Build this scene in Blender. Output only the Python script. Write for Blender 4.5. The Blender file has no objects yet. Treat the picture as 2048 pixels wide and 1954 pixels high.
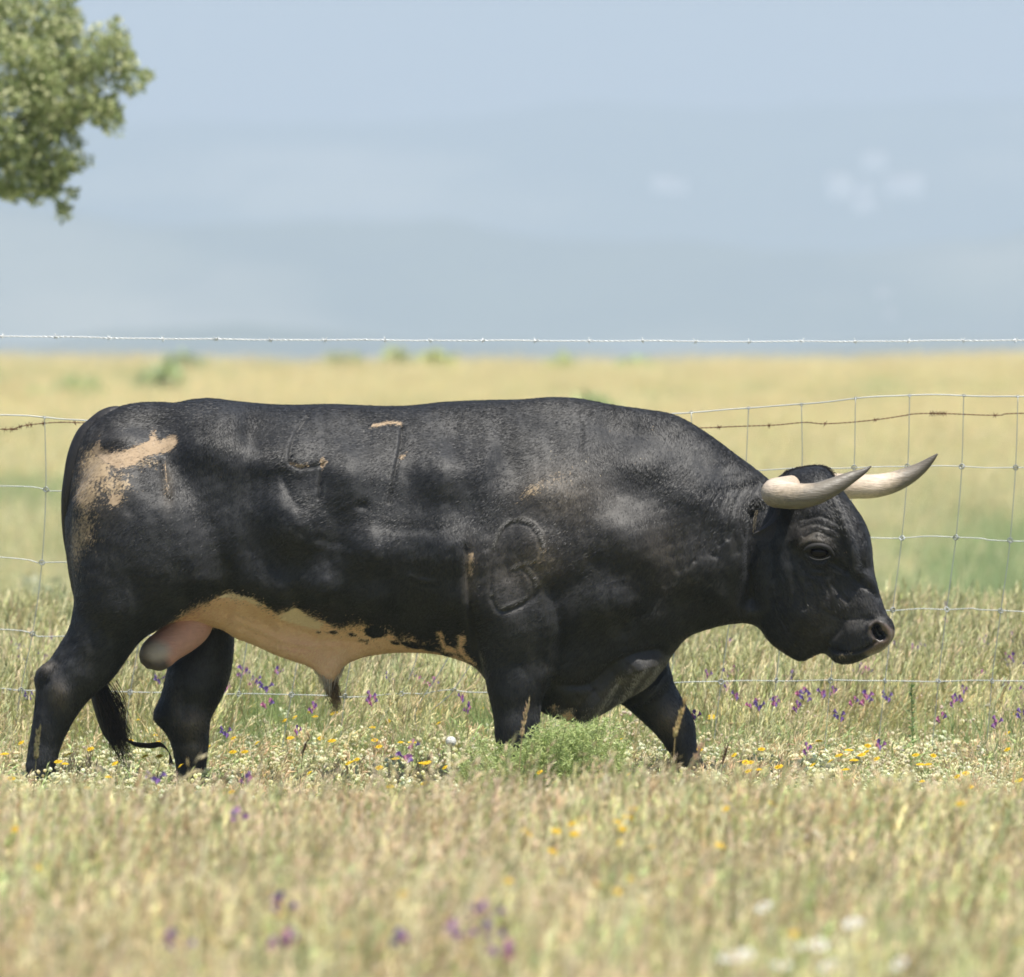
import bpy, math, random
import numpy as np
from mathutils import Vector, Matrix

# ------------------------------------------------------------------ camera, sky, sun
F = 27200.0          # focal length in photograph pixels
H = 1.38             # eye height
D0 = 40.0            # distance of the bull
PPM = F / D0
scene = bpy.context.scene
cam_d = bpy.data.cameras.new("camera")
cam = bpy.data.objects.new("camera", cam_d)
scene.collection.objects.link(cam)
cam.location = (0, -D0, H)
cam.rotation_euler = (math.radians(90), 0, 0)
cam_d.sensor_width = 36
cam_d.lens = 36 * F / 2048
cam_d.shift_y = -257 / 2048
cam_d.clip_start = 0.5
cam_d.clip_end = 60000
cam_d.dof.use_dof = True
cam_d.dof.focus_distance = 39.85
cam_d.dof.aperture_fstop = (cam_d.lens / 1000) / 0.052
scene.camera = cam

SUN = Vector((0.27, -0.42, 1.22)).normalized()
world = bpy.data.worlds.new("World")
scene.world = world
world.use_nodes = True
wn = world.node_tree.nodes; wl = world.node_tree.links
wn.clear()
sky = wn.new('ShaderNodeTexSky'); sky.sky_type = 'NISHITA'; sky.sun_disc = False
sky.sun_elevation = math.asin(SUN.z)
sky.sun_rotation = math.atan2(SUN.x, SUN.y)
sky.altitude = 400; sky.air_density = 1.0; sky.dust_density = 2.4  # pale horizon; sky.ozone_density = 1.0
bg = wn.new('ShaderNodeBackground'); bg.inputs[1].default_value = 0.095
wo = wn.new('ShaderNodeOutputWorld')
wl.new(sky.outputs[0], bg.inputs[0]); wl.new(bg.outputs[0], wo.inputs[0])

sl = bpy.data.lights.new("sun", 'SUN')
sl.energy = 5.0; sl.angle = math.radians(0.6); sl.color = (1.0, 0.955, 0.87)
so = bpy.data.objects.new("sun", sl)
scene.collection.objects.link(so)
so.rotation_euler = SUN.to_track_quat('Z', 'Y').to_euler()
so.location = (0, -20, 30)

scene.view_settings.view_transform = 'Standard'
scene.view_settings.look = 'None'
scene.view_settings.exposure = 0.38
scene.view_settings.gamma = 1
scene.view_settings.use_curve_mapping = False
scene.render.engine = 'CYCLES'
scene.cycles.use_denoising = True
scene.cycles.max_bounces = 7
scene.cycles.diffuse_bounces = 4
scene.cycles.transmission_bounces = 4
scene.cycles.transparent_max_bounces = 4
scene.cycles.volume_bounces = 1
scene.cycles.use_adaptive_sampling = False
scene.cycles.sample_clamp_indirect = 4
scene.cycles.filter_width = 1.7

rng = np.random.default_rng(11)
random.seed(11)
COL = scene.collection

# ------------------------------------------------------------------ helpers
def P(px, py, Y=0.0):
    """photograph pixel at depth Y (bull plane 0) -> world point"""
    d = D0 + Y
    return ((px - 1024) / F * d, Y, H + (720 - py) / F * d)

def tag(o, label=None, cat=None, group=None, kind=None):
    if label: o['label'] = label
    if cat: o['category'] = cat
    if group: o['group'] = group
    if kind: o['kind'] = kind
    return o

def empty(name, loc, label, cat, group=None):
    o = bpy.data.objects.new(name, None)
    COL.objects.link(o); o.location = loc; o.empty_display_size = .1
    return tag(o, label, cat, group)

def mesh_np(name, V, Fc, mats=(), smooth=False, col=None, matidx=None):
    """V (n,3); Fc list of faces or (m,k) array"""
    me = bpy.data.meshes.new(name)
    V = np.asarray(V, dtype=np.float32)
    if isinstance(Fc, np.ndarray):
        m, k = Fc.shape
        me.vertices.add(len(V)); me.vertices.foreach_set('co', V.ravel())
        me.loops.add(m * k); me.loops.foreach_set('vertex_index', Fc.ravel().astype(np.int32))
        me.polygons.add(m)
        me.polygons.foreach_set('loop_start', np.arange(0, m * k, k, dtype=np.int32))
        try: me.polygons.foreach_set('loop_total', np.full(m, k, dtype=np.int32))
        except Exception: pass
        me.update(calc_edges=True)
    else:
        me.from_pydata(V.tolist(), [], Fc)
        me.update()
    me.validate()
    for m_ in mats: me.materials.append(m_)
    if smooth:
        me.polygons.foreach_set('use_smooth', np.ones(len(me.polygons), dtype=bool))
    if matidx is not None:
        me.polygons.foreach_set('material_index', np.asarray(matidx, dtype=np.int32))
    if col is not None:
        a = me.color_attributes.new('Col', 'FLOAT_COLOR', 'POINT')
        c = np.ones((len(V), 4), dtype=np.float32); c[:, :3] = col
        a.data.foreach_set('color', c.ravel())
    return me

def obj(name, me, parent=None, **kw):
    o = bpy.data.objects.new(name, me)
    COL.objects.link(o)
    if parent is not None:
        o.parent = parent
        o.matrix_parent_inverse = Matrix.Translation(-Vector(parent.location)) if parent.parent is None else Matrix()
    return tag(o, **kw) if kw else o

class MB:
    """collects little pieces with a colour per vertex"""
    def __init__(s): s.v = []; s.f = []; s.c = []; s.n = 0
    def add(s, V, Fs, col):
        V = np.asarray(V, float)
        s.v.append(V); s.f += [[i + s.n for i in f] for f in Fs]
        c = np.asarray(col, float)
        s.c.append(np.broadcast_to(c, (len(V), 3)) if c.ndim == 1 else c)
        s.n += len(V)
    def mesh(s, name, mat, smooth=False):
        return mesh_np(name, np.concatenate(s.v), s.f, (mat,), smooth, np.concatenate(s.c))

def tube_arrays(pts, rad, sides=6, cap=True):
    pts = np.asarray(pts, float); n = len(pts)
    rad = np.broadcast_to(np.asarray(rad, float), (n,))
    T = np.gradient(pts, axis=0); T /= np.linalg.norm(T, axis=1)[:, None] + 1e-12
    up = np.array([0, 0, 1.0]) if abs(T[0][2]) < .9 else np.array([1.0, 0, 0])
    N = np.zeros_like(T); N[0] = np.cross(T[0], up); N[0] /= np.linalg.norm(N[0])
    for i in range(1, n):
        v = N[i-1] - T[i] * np.dot(N[i-1], T[i]); N[i] = v / (np.linalg.norm(v) + 1e-12)
    B = np.cross(T, N)
    a = np.linspace(0, 2 * math.pi, sides, endpoint=False)
    V = (pts[:, None] + rad[:, None, None] * (np.cos(a)[None, :, None] * N[:, None] + np.sin(a)[None, :, None] * B[:, None])).reshape(-1, 3)
    Fs = []
    for i in range(n - 1):
        for j in range(sides):
            k = (j + 1) % sides
            Fs.append([i*sides+j, i*sides+k, (i+1)*sides+k, (i+1)*sides+j])
    if cap:
        Fs.append(list(range(sides))[::-1]); Fs.append([(n-1)*sides+j for j in range(sides)])
    return V, Fs

def spline(pts, k=6):
    """catmull-rom through points (any dimension)"""
    p = np.asarray(pts, float); p = np.vstack([2*p[0]-p[1], p, 2*p[-1]-p[-2]])
    out = []
    for i in range(1, len(p) - 2):
        for t in np.linspace(0, 1, k, endpoint=False):
            a, b, c, d = p[i-1], p[i], p[i+1], p[i+2]
            out.append(.5*((2*b) + (-a+c)*t + (2*a-5*b+4*c-d)*t*t + (-a+3*b-3*c+d)*t**3))
    out.append(p[-2])
    return np.array(out)

# ------------------------------------------------------------------ materials
def new_mat(name):
    m = bpy.data.materials.new(name); m.use_nodes = True
    nt = m.node_tree; nt.nodes.clear()
    out = nt.nodes.new('ShaderNodeOutputMaterial')
    return m, nt, out

def nd(nt, typ, **props):
    n = nt.nodes.new(typ)
    for k, v in props.items():
        if k.startswith('i_'):
            key = k[2:]
            n.inputs[int(key) if key.isdigit() else key.replace('_', ' ')].default_value = v
        else: setattr(n, k, v)
    return n

def ramp(nt, stops, interp='LINEAR'):
    r = nt.nodes.new('ShaderNodeValToRGB'); r.color_ramp.interpolation = interp
    el = r.color_ramp.elements
    while len(el) < len(stops): el.new(.5)
    for e, (p, c) in zip(el, stops):
        e.position = p; e.color = (*c, 1) if len(c) == 3 else c
    return r

def noise(nt, scale, detail=4, rough=.55, coord=None, vec_scale=None):
    n = nd(nt, 'ShaderNodeTexNoise'); n.inputs['Scale'].default_value = scale
    n.inputs['Detail'].default_value = detail; n.inputs['Roughness'].default_value = rough
    if coord is not None:
        if vec_scale is not None:
            mp = nd(nt, 'ShaderNodeMapping'); mp.inputs['Scale'].default_value = vec_scale
            nt.links.new(coord, mp.inputs[0]); nt.links.new(mp.outputs[0], n.inputs['Vector'])
        else: nt.links.new(coord, n.inputs['Vector'])
    return n

def math_n(nt, op, a, b=None, clamp=False):
    n = nt.nodes.new('ShaderNodeMath'); n.operation = op; n.use_clamp = clamp
    for i, x in enumerate((a, b)):
        if x is None: continue
        if isinstance(x, (int, float)): n.inputs[i].default_value = x
        else: nt.links.new(x, n.inputs[i])
    return n.outputs[0]

def mix_col(nt, fac, a, b, blend='MIX'):
    n = nt.nodes.new('ShaderNodeMix'); n.data_type = 'RGBA'; n.blend_type = blend
    for s, x in ((0, fac), (6, a), (7, b)):
        if isinstance(x, (int, float)): n.inputs[s].default_value = x
        elif isinstance(x, tuple): n.inputs[s].default_value = (*x, 1)
        else: nt.links.new(x, n.inputs[s])
    return n.outputs[2]

def plain_mat(name, base, rough=.6, metal=0.0, var=.25, scale=30, bump=0.0, spec=.5):
    m, nt, out = new_mat(name)
    b = nd(nt, 'ShaderNodeBsdfPrincipled')
    tc = nd(nt, 'ShaderNodeTexCoord')
    n = noise(nt, scale, 4, .6, tc.outputs['Object'])
    lo = tuple(c * (1 - var) for c in base); hi = tuple(min(1, c * (1 + var)) for c in base)
    nt.links.new(mix_col(nt, n.outputs[0], lo, hi), b.inputs['Base Color'])
    b.inputs['Roughness'].default_value = rough; b.inputs['Metallic'].default_value = metal
    b.inputs['Specular IOR Level'].default_value = spec
    if bump:
        bp = nd(nt, 'ShaderNodeBump'); bp.inputs['Strength'].default_value = bump; bp.inputs['Distance'].default_value = .002
        nt.links.new(n.outputs[0], bp.inputs['Height']); nt.links.new(bp.outputs[0], b.inputs['Normal'])
    nt.links.new(b.outputs[0], out.inputs[0])
    return m

def veg_mat(name, transl=.35, hue_var=.04, val_var=.3, rough=.7):
    m, nt, out = new_mat(name)
    at = nd(nt, 'ShaderNodeAttribute', attribute_name='Col')
    oi = nd(nt, 'ShaderNodeObjectInfo')
    hs = nd(nt, 'ShaderNodeHueSaturation')
    nt.links.new(math_n(nt, 'ADD', math_n(nt, 'MULTIPLY', oi.outputs['Random'], hue_var), .5 - hue_var/2), hs.inputs['Hue'])
    r2 = math_n(nt, 'FRACT', math_n(nt, 'MULTIPLY', oi.outputs['Random'], 17.3))
    nt.links.new(math_n(nt, 'ADD', math_n(nt, 'MULTIPLY', r2, val_var), 1 - val_var/2), hs.inputs['Value'])
    nt.links.new(at.outputs['Color'], hs.inputs['Color'])
    d = nd(nt, 'ShaderNodeBsdfPrincipled'); d.inputs['Roughness'].default_value = rough
    d.inputs['Specular IOR Level'].default_value = .3
    t = nd(nt, 'ShaderNodeBsdfTranslucent')
    mx = nd(nt, 'ShaderNodeMixShader'); mx.inputs[0].default_value = transl
    nt.links.new(hs.outputs[0], d.inputs['Base Color']); nt.links.new(hs.outputs[0], t.inputs[0])
    nt.links.new(d.outputs[0], mx.inputs[1]); nt.links.new(t.outputs[0], mx.inputs[2])
    nt.links.new(mx.outputs[0], out.inputs[0])
    return m

M_VEG = veg_mat("grass_and_flower", .42, .02, .2)
M_PLAIN_VEG = veg_mat("petal", .3, 0.0, .15)
M_WIRE = plain_mat("galvanised_wire", (.40, .43, .44), .5, .6, .2, 60)
M_BRIGHT = plain_mat("bright_barbed_wire", (.80, .82, .82), .38, .35, .1, 60)
M_RUST = plain_mat("rusty_wire", (.16, .075, .04), .85, .1, .4, 80)
M_WOOD = plain_mat("weathered_post", (.22, .18, .14), .9, 0, .4, 12, .5)

# ------------------------------------------------------------------ ground
GD = np.array([-400, 0, 40, 44, 50, 53, 60, 66, 76, 120, 170, 200, 215, 260, 600, 1500, 3000, 3600])
GZ = np.array([0, 0, 0, .05, .17, .10, -.45, -.52, -.15, .42, .80, 1.02, 1.09, .5, -18, -60, -62, -60.])
def ground_z(x, y):
    d = np.asarray(y, float) + D0; x = np.asarray(x, float)
    z = np.interp(d, GD, GZ)
    # the rise beyond the dip is a little higher at both sides of the view
    u = x / (np.maximum(d, 20) * 1024 / F)
    w = np.clip((d - 110) / 90, 0, 1) * np.clip((700 - d) / 400, 0, 1)
    z = z + w * (.10 * np.clip(np.abs(u + .05), 0, 1.6) ** 2 - .02)
    z = z + .012 * np.sin(x * 2.1 + y * .7) + .012 * np.sin(x * .9 - y * 1.3 + 1)
    return z

def build_ground():
    d = np.unique(np.concatenate([np.arange(-20, 16, 4), np.arange(16, 80, .5), np.arange(80, 300, 3), np.geomspace(300, 3600, 60)]))
    u = np.linspace(-1, 1, 61); u = np.sign(u) * np.abs(u) ** 1.6
    hw = np.maximum(8, np.abs(d) * .28)
    X = hw[:, None] * u[None]; Y = np.repeat((d - D0)[:, None], 61, 1)
    Z = ground_z(X, Y)
    n, m = X.shape
    V = np.stack([X, Y, Z], -1).reshape(-1, 3)
    idx = np.arange(n * m).reshape(n, m)
    Fc = np.stack([idx[:-1, :-1], idx[:-1, 1:], idx[1:, 1:], idx[1:, :-1]], -1).reshape(-1, 4)
    m_, nt, out = new_mat("meadow_soil_and_straw")
    g = nd(nt, 'ShaderNodeNewGeometry')
    b = nd(nt, 'ShaderNodeBsdfPrincipled'); b.inputs['Roughness'].default_value = .95; b.inputs['Specular IOR Level'].default_value = .1
    pos = g.outputs['Position']
    n1 = noise(nt, 1.0, 4, .6, pos, (.45, .05, .2))
    n2 = noise(nt, 1.0, 3, .6, pos, (.12, .018, .1))
    n3 = noise(nt, 1.0, 5, .7, pos, (3, .6, 1))
    straw = mix_col(nt, n1.outputs[0], (.54, .43, .27), (.68, .58, .38))
    green = mix_col(nt, n3.outputs[0], (.19, .24, .11), (.29, .33, .17))
    r = ramp(nt, [(.46, (0, 0, 0)), (.60, (1, 1, 1))]); nt.links.new(n1.outputs[0], r.inputs[0])
    r2 = ramp(nt, [(.45, (0, 0, 0)), (.62, (1, 1, 1))]); nt.links.new(n2.outputs[0], r2.inputs[0])
    sep = nd(nt, 'ShaderNodeSeparateXYZ'); nt.links.new(pos, sep.inputs[0])
    # lower part of the rise stays greener than its dry top
    mr = nd(nt, 'ShaderNodeMapRange'); mr.inputs[1].default_value = 45; mr.inputs[2].default_value = 95
    mr.inputs[3].default_value = .9; mr.inputs[4].default_value = 0.0
    nt.links.new(sep.outputs[1], mr.inputs[0])
    f = math_n(nt, 'MAXIMUM', math_n(nt, 'MULTIPLY', r.outputs[0], math_n(nt, 'MULTIPLY', r2.outputs[0], .75)), mr.outputs[0])
    lil = ramp(nt, [(.52, (0, 0, 0)), (.68, (1, 1, 1))]); nt.links.new(n3.outputs[0], lil.inputs[0])
    green = mix_col(nt, math_n(nt, 'MULTIPLY', lil.outputs[0], .5), green, (.40, .36, .33))
    near = math_n(nt, 'LESS_THAN', sep.outputs[1], 12.5)
    c = mix_col(nt, f, straw, green)
    c = mix_col(nt, near, c, (.22, .19, .09))
    nt.links.new(c, b.inputs['Base Color'])
    nt.links.new(b.outputs[0], out.inputs[0])
    me = mesh_np("meadow_ground", V, Fc, (m_,), True)
    obj("meadow_ground", me, label="dry straw coloured pasture ground rising to a low crest", kind='structure')

def build_hills():
    """broad valley floor and hazy ranges behind it"""
    d = np.concatenate([np.linspace(3300, 9800, 150)])
    u = np.linspace(-1, 1, 220)
    X = np.outer(np.maximum(d * .16, 300), u); Y = np.repeat((d - D0)[:, None], 220, 1)
    d2 = Y + D0
    px = X / d2 * F + 1024
    def ln(seed, n=6, base=700.):
        r = np.random.default_rng(seed); s = 0
        for k in range(n):
            s = s + np.sin(px / base * (1.7 ** k) * 6.28 + r.uniform(0, 6.28) + r.uniform(-.6, .6) * (d2 - 6500) / 1500) * .55 ** k
        return s
    def rdg(px_pts, py_pts, dc, w_front, w_back, amp, seed):
        top = np.interp(px, px_pts, py_pts) + amp * ln(seed)
        zt = H + (720 - top) / F * dc
        t = np.where(d2 < dc, np.clip((d2 - (dc - w_front)) / w_front, 0, 1), np.clip(1 - (d2 - dc) / w_back, 0, 1))
        s = t * t * (3 - 2 * t)
        return -60 + (zt + 60) * s
    z1 = rdg([-6000, 0, 270, 420, 700, 900, 1040, 1150, 1400, 1770, 2048, 8000], [330, 255, 243, 252, 250, 236, 218, 212, 217, 206, 205, 300], 9200, 3000, 500, 5, 3)
    z2 = rdg([-6000, 0, 200, 500, 900, 1100, 1300, 1700, 2048, 8000], [500, 415, 432, 452, 440, 470, 490, 500, 470, 520], 6300, 1300, 1200, 7, 5)
    z3 = rdg([-6000, 0, 500, 900, 1300, 1500, 2048, 8000], [690, 680, 650, 680, 710, 700, 670, 690], 4600, 900, 900, 6, 8)
    Z = np.maximum(np.maximum(z1, z2), z3)
    n, m = X.shape
    V = np.stack([X, Y, Z], -1).reshape(-1, 3)
    idx = np.arange(n * m).reshape(n, m)
    Fc = np.stack([idx[:-1, :-1], idx[:-1, 1:], idx[1:, 1:], idx[1:, :-1]], -1).reshape(-1, 4)
    m_, nt, out = new_mat("wooded_hillside")
    g = nd(nt, 'ShaderNodeNewGeometry'); pos = g.outputs['Position']
    b = nd(nt, 'ShaderNodeBsdfPrincipled'); b.inputs['Roughness'].default_value = 1; b.inputs['Specular IOR Level'].default_value = 0
    n1 = noise(nt, 1, 5, .6, pos, (.012, .004, .03)); n2 = noise(nt, 1, 3, .5, pos, (.004, .0012, .008))
    vo = nd(nt, 'ShaderNodeTexVoronoi'); mp = nd(nt, 'ShaderNodeMapping'); mp.inputs['Scale'].default_value = (.011, .004, .02)
    nt.links.new(pos, mp.inputs[0]); nt.links.new(mp.outputs[0], vo.inputs['Vector']); vo.inputs['Scale'].default_value = 1
    wood = mix_col(nt, n1.outputs[0], (.03, .045, .03), (.10, .12, .06))
    field = mix_col(nt, vo.outputs['Color'], (.22, .22, .12), (.62, .54, .40))
    r = ramp(nt, [(.50, (0, 0, 0)), (.75, (1, 1, 1))]); nt.links.new(n2.outputs[0], r.inputs[0])
    nt.links.new(mix_col(nt, math_n(nt, 'MULTIPLY', r.outputs[0], .5), wood, field), b.inputs['Base Color'])
    nt.links.new(b.outputs[0], out.inputs[0])
    obj("hills", mesh_np("hills", V, Fc, (m_,), True), label="blue hazy wooded hills and valley far beyond the pasture", kind='structure')
    return (Y[:, 0] + D0), X, Z

def hill_point(px, py, grid):
    """first point of the terrain under a view direction"""
    dd, X, Z = grid
    best = None
    for i, d in enumerate(dd):
        x = (px - 1024) / F * d
        z = np.interp(x, X[i], Z[i])
        if z >= H + (720 - py) / F * d: return (x, d - D0, z)
    i = len(dd) - 1
    return ((px - 1024) / F * dd[i], dd[i] - D0, np.interp(0, X[i], Z[i]))

def build_house(px, py, w, h, dep, yaw, label, grid, group="white buildings on the far hills"):
    x, y, z = hill_point(px, py, grid)
    t = empty("farmhouse", (x, y, z), label, "building", group)
    t.rotation_euler = (0, 0, yaw)
    def part(name, V, Fs, mat, par=t):
        o = bpy.data.objects.new(name, mesh_np(name, V, Fs, (mat,))); COL.objects.link(o); o.parent = par; return o
    a, c = w / 2, dep / 2
    box = lambda x0, x1, y0, y1, z0, z1: ([(x0,y0,z0),(x1,y0,z0),(x1,y1,z0),(x0,y1,z0),(x0,y0,z1),(x1,y0,z1),(x1,y1,z1),(x0,y1,z1)],
        [[0,3,2,1],[4,5,6,7],[0,1,5,4],[1,2,6,5],[2,3,7,6],[3,0,4,7]])
    V, Fs = box(-a, a, -c, c, -6, h); part("wall", V, Fs, M_WHITEWASH)
    rh = dep * .22
    V = [(-a-.4,-c-.4,h),(a+.4,-c-.4,h),(a+.4,c+.4,h),(-a-.4,c+.4,h),(-a-.4,0,h+rh),(a+.4,0,h+rh)]
    ro = part("roof", V, [[0,1,5,4],[2,3,4,5],[0,4,3],[1,2,5],[0,3,2,1]], M_TILE)
    for k in range(max(2, int(w // 6))):
        xx = -a + (k + .5) * w / max(2, int(w // 6))
        V, Fs = box(xx-.7, xx+.7, -c-.06, -c+.05, h*.45, h*.75); part("window", V, Fs, M_DARKGLASS)
    V, Fs = box(-.9, .9, -c-.08, -c+.04, 0, 2.2); part("door", V, Fs, M_WOOD)
    return t

M_WHITEWASH = plain_mat("whitewashed_wall", (.82, .80, .76), .9, 0, .04, .5)
M_TILE = plain_mat("roof_tile", (.62, .52, .44), .9, 0, .2, .8)
M_DARKGLASS = plain_mat("window_glass", (.05, .06, .07), .15, 0, .2, 1)

build_ground()
GRID = build_hills()
HS = [(1325, 385, 34, 13, 16, .1, "low pale farm buildings alone on the middle of the far hillside"),
      (1358, 388, 26, 10, 14, -.2, "smaller pale barn just right of the lone farm buildings"),
      (1678, 398, 42, 20, 20, .3, "white block at the left of the bright hilltop village"),
      (1730, 424, 22, 26, 15, .2, "narrow tall white building in the middle of the hilltop village"),
      (1728, 438, 36, 10, 18, 0., "long low white building under the tall one in the hilltop village"),
      (1798, 404, 44, 16, 20, -.25, "white building row at the right of the bright hilltop village"),
      (1822, 394, 36, 18, 20, .2, "topmost white building at the right end of the hilltop village"),
      (1748, 342, 40, 14, 20, .1, "faint pinkish white house high above the hilltop village"),
      (1765, 612, 15, 4, 6, .1, "pale building low on the near hillside above the crest on the right"),
      (1780, 650, 10, 4, 6, -.1, "narrow pale building just above the top wire on the right")]
for h_ in HS: build_house(h_[0], h_[1], h_[2]*.34, h_[3]*.55, h_[4]*.4, h_[5], h_[6], GRID)

# haze: one closed box of air round everything
def build_haze():
    x0, x1, y0, y1, z0, z1 = -2600, 2600, -120, 9980, -64, 250
    V = [(x0,y0,z0),(x1,y0,z0),(x1,y1,z0),(x0,y1,z0),(x0,y0,z1),(x1,y0,z1),(x1,y1,z1),(x0,y1,z1)]
    Fs = [[0,3,2,1],[4,5,6,7],[0,1,5,4],[1,2,6,5],[2,3,7,6],[3,0,4,7]]
    m, nt, out = new_mat("hazy_air")
    v = nd(nt, 'ShaderNodeVolumePrincipled')
    v.inputs['Color'].default_value = (.53, .66, .85, 1)
    v.inputs['Density'].default_value = HAZE_DENSITY
    v.inputs['Anisotropy'].default_value = HAZE_ANISO
    nt.links.new(v.outputs[0], out.inputs['Volume'])
    obj("haze", mesh_np("haze", V, Fs, (m,)), label="pale blue summer haze between the pasture and the hills", kind='stuff')
HAZE_DENSITY = 1 / 4000.0
HAZE_ANISO = 0.0
build_haze()

# ------------------------------------------------------------------ the bull
TORSO = [(129,1042),(137,1000),(143,943),(158,885),(179,849),(205,828),(231,815),(276,805),(323,804),(354,806),(375,800),(417,796),(469,802),(521,807),(583,810),(667,808),(729,811),(812,812),(885,804),(979,800),(1042,799),(1083,795),(1125,794),(1167,798),(1219,808),(1281,817),(1323,823),(1354,831),(1396,854),(1437,882),(1479,914),(1521,945),(1560,985),(1585,1060),(1590,1150),(1570,1215),(1535,1245),(1511,1252),(1488,1245),(1444,1251),(1415,1259),(1375,1274),(1350,1303),(1330,1330),(1290,1375),(1238,1403),(1216,1419),(1186,1437),(1170,1446),(1140,1444),(1109,1435),(1085,1425),(1060,1408),(1010,1388),(972,1363),(962,1346),(942,1329),(912,1318),(879,1309),(846,1306),(797,1305),(747,1310),(714,1319),(692,1329),(680,1342),(670,1362),(660,1370),(650,1366),(638,1348),(620,1334),(585,1322),(549,1309),(506,1289),(468,1275),(450,1261),(426,1254),(400,1250),(380,1246),(330,1250),(250,1262),(165,1240),(152,1210),(139,1153),(132,1100)]
NHIND = [(146,1000),(150,1120),(152,1190),(143,1250),(121,1289),(100,1321),(84,1335),(73,1349),(72,1362),(75,1378),(71,1420),(66,1456),(60,1492),(55,1530),(52,1570),(44,1610),(34,1640),(30,1664),(100,1664),(110,1635),(108,1590),(114,1540),(124,1495),(139,1460),(153,1435),(174,1406),(199,1381),(228,1356),(256,1317),(274,1292),(295,1271),(350,1240),(400,1212),(450,1160),(440,1050),(360,940),(230,900)]
FHIND = [(392,1150),(388,1249),(360,1290),(335,1328),(327,1363),(317,1399),(303,1427),(302,1438),(306,1449),(320,1460),(333,1477),(343,1506),(350,1550),(348,1600),(338,1640),(334,1664),(412,1664),(415,1640),(405,1600),(408,1560),(411,1524),(415,1492),(416,1463),(420,1438),(438,1406),(456,1363),(465,1314),(466,1274),(466,1200),(460,1100),(380,1050),(340,1100)]
NFORE = [(975,1120),(966,1220),(966,1300),(972,1364),(981,1403),(988,1440),(990,1475),(1002,1510),(1010,1560),(1006,1610),(996,1640),(992,1664),(1070,1664),(1068,1635),(1056,1600),(1054,1560),(1060,1522),(1074,1485),(1079,1450),(1081,1425),(1090,1380),(1110,1330),(1150,1220),(1160,1100),(1080,1020)]
FFORE = [(1240,1230),(1200,1330),(1210,1385),(1238,1403),(1262,1425),(1289,1449),(1314,1473),(1335,1501),(1350,1525),(1362,1560),(1372,1600),(1374,1640),(1374,1664),(1452,1664),(1448,1630),(1428,1590),(1416,1541),(1399,1510),(1393,1473),(1389,1440),(1369,1406),(1350,1370),(1335,1330),(1335,1260),(1300,1200)]
HEADP = [(1530,1000),(1545,965),(1561,951),(1576,942),(1599,936),(1623,932),(1643,933),(1654,940),(1667,956),(1681,976),(1699,1000),(1711,1017),(1725,1038),(1735,1062),(1742,1093),(1744,1123),(1747,1146),(1755,1178),(1764,1208),(1774,1234),(1782,1252),(1786,1262),(1781,1278),(1769,1296),(1752,1306),(1738,1310),(1722,1318),(1705,1325),(1681,1327),(1664,1319),(1650,1305),(1632,1308),(1617,1317),(1602,1323),(1588,1319),(1564,1304),(1541,1287),(1524,1264),(1510,1230),(1508,1150),(1515,1060)]

def blur2(a, s):
    if s <= 0: return a
    r = int(3 * s + 1); k = np.exp(-.5 * (np.arange(-r, r + 1) / s) ** 2); k /= k.sum()
    p = np.pad(a, ((r, r), (0, 0)), mode='edge')
    a = sum(k[i] * p[i:i + a.shape[0]] for i in range(2*r+1))
    p = np.pad(a, ((0, 0), (r, r)), mode='edge')
    return sum(k[i] * p[:, i:i + a.shape[1]] for i in range(2*r+1))

def poly_sd(poly, X, Z, smooth=True):
    """signed distance (positive inside), same unit as the polygon"""
    p = np.asarray(poly, float)
    if smooth: 
        p = spline(np.vstack([p, p[:1]]), 3)[:-1]
    d = np.full(X.shape, 1e9, dtype=np.float32); ins = np.zeros(X.shape, bool)
    n = len(p)
    for i in range(n):
        a, b = p[i], p[(i+1) % n]; e = b - a
        wx, wz = X - a[0], Z - a[1]
        t = np.clip((wx*e[0] + wz*e[1]) / (e @ e + 1e-12), 0, 1)
        d = np.minimum(d, (wx - t*e[0])**2 + (wz - t*e[1])**2)
        c = ((a[1] > Z) != (b[1] > Z))
        if a[1] != b[1]:
            ins ^= c & (X < (b[0]-a[0]) * (Z - a[1]) / (b[1]-a[1]) + a[0])
    return np.sqrt(d) * np.where(ins, 1, -1)

def line_d(pts, X, Z, sm=4):
    p = spline(pts, sm) if len(pts) > 2 else np.asarray(pts, float)
    d = np.full(X.shape, 1e9)
    for a, b in zip(p[:-1], p[1:]):
        e = b - a
        wx, wz = X - a[0], Z - a[1]
        t = np.clip((wx*e[0] + wz*e[1]) / (e @ e + 1e-12), 0, 1)
        d = np.minimum(d, (wx - t*e[0])**2 + (wz - t*e[1])**2)
    return np.sqrt(d)

def idw(ctrl, X, Z, p=3.2, soft=18):
    s = 0; w = 0
    for c in ctrl:
        k = 1 / ((X - c[0])**2 + (Z - c[1])**2 + soft**2) ** (p/2)
        s = s + k * c[2]; w = w + k
    return s / w

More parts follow.
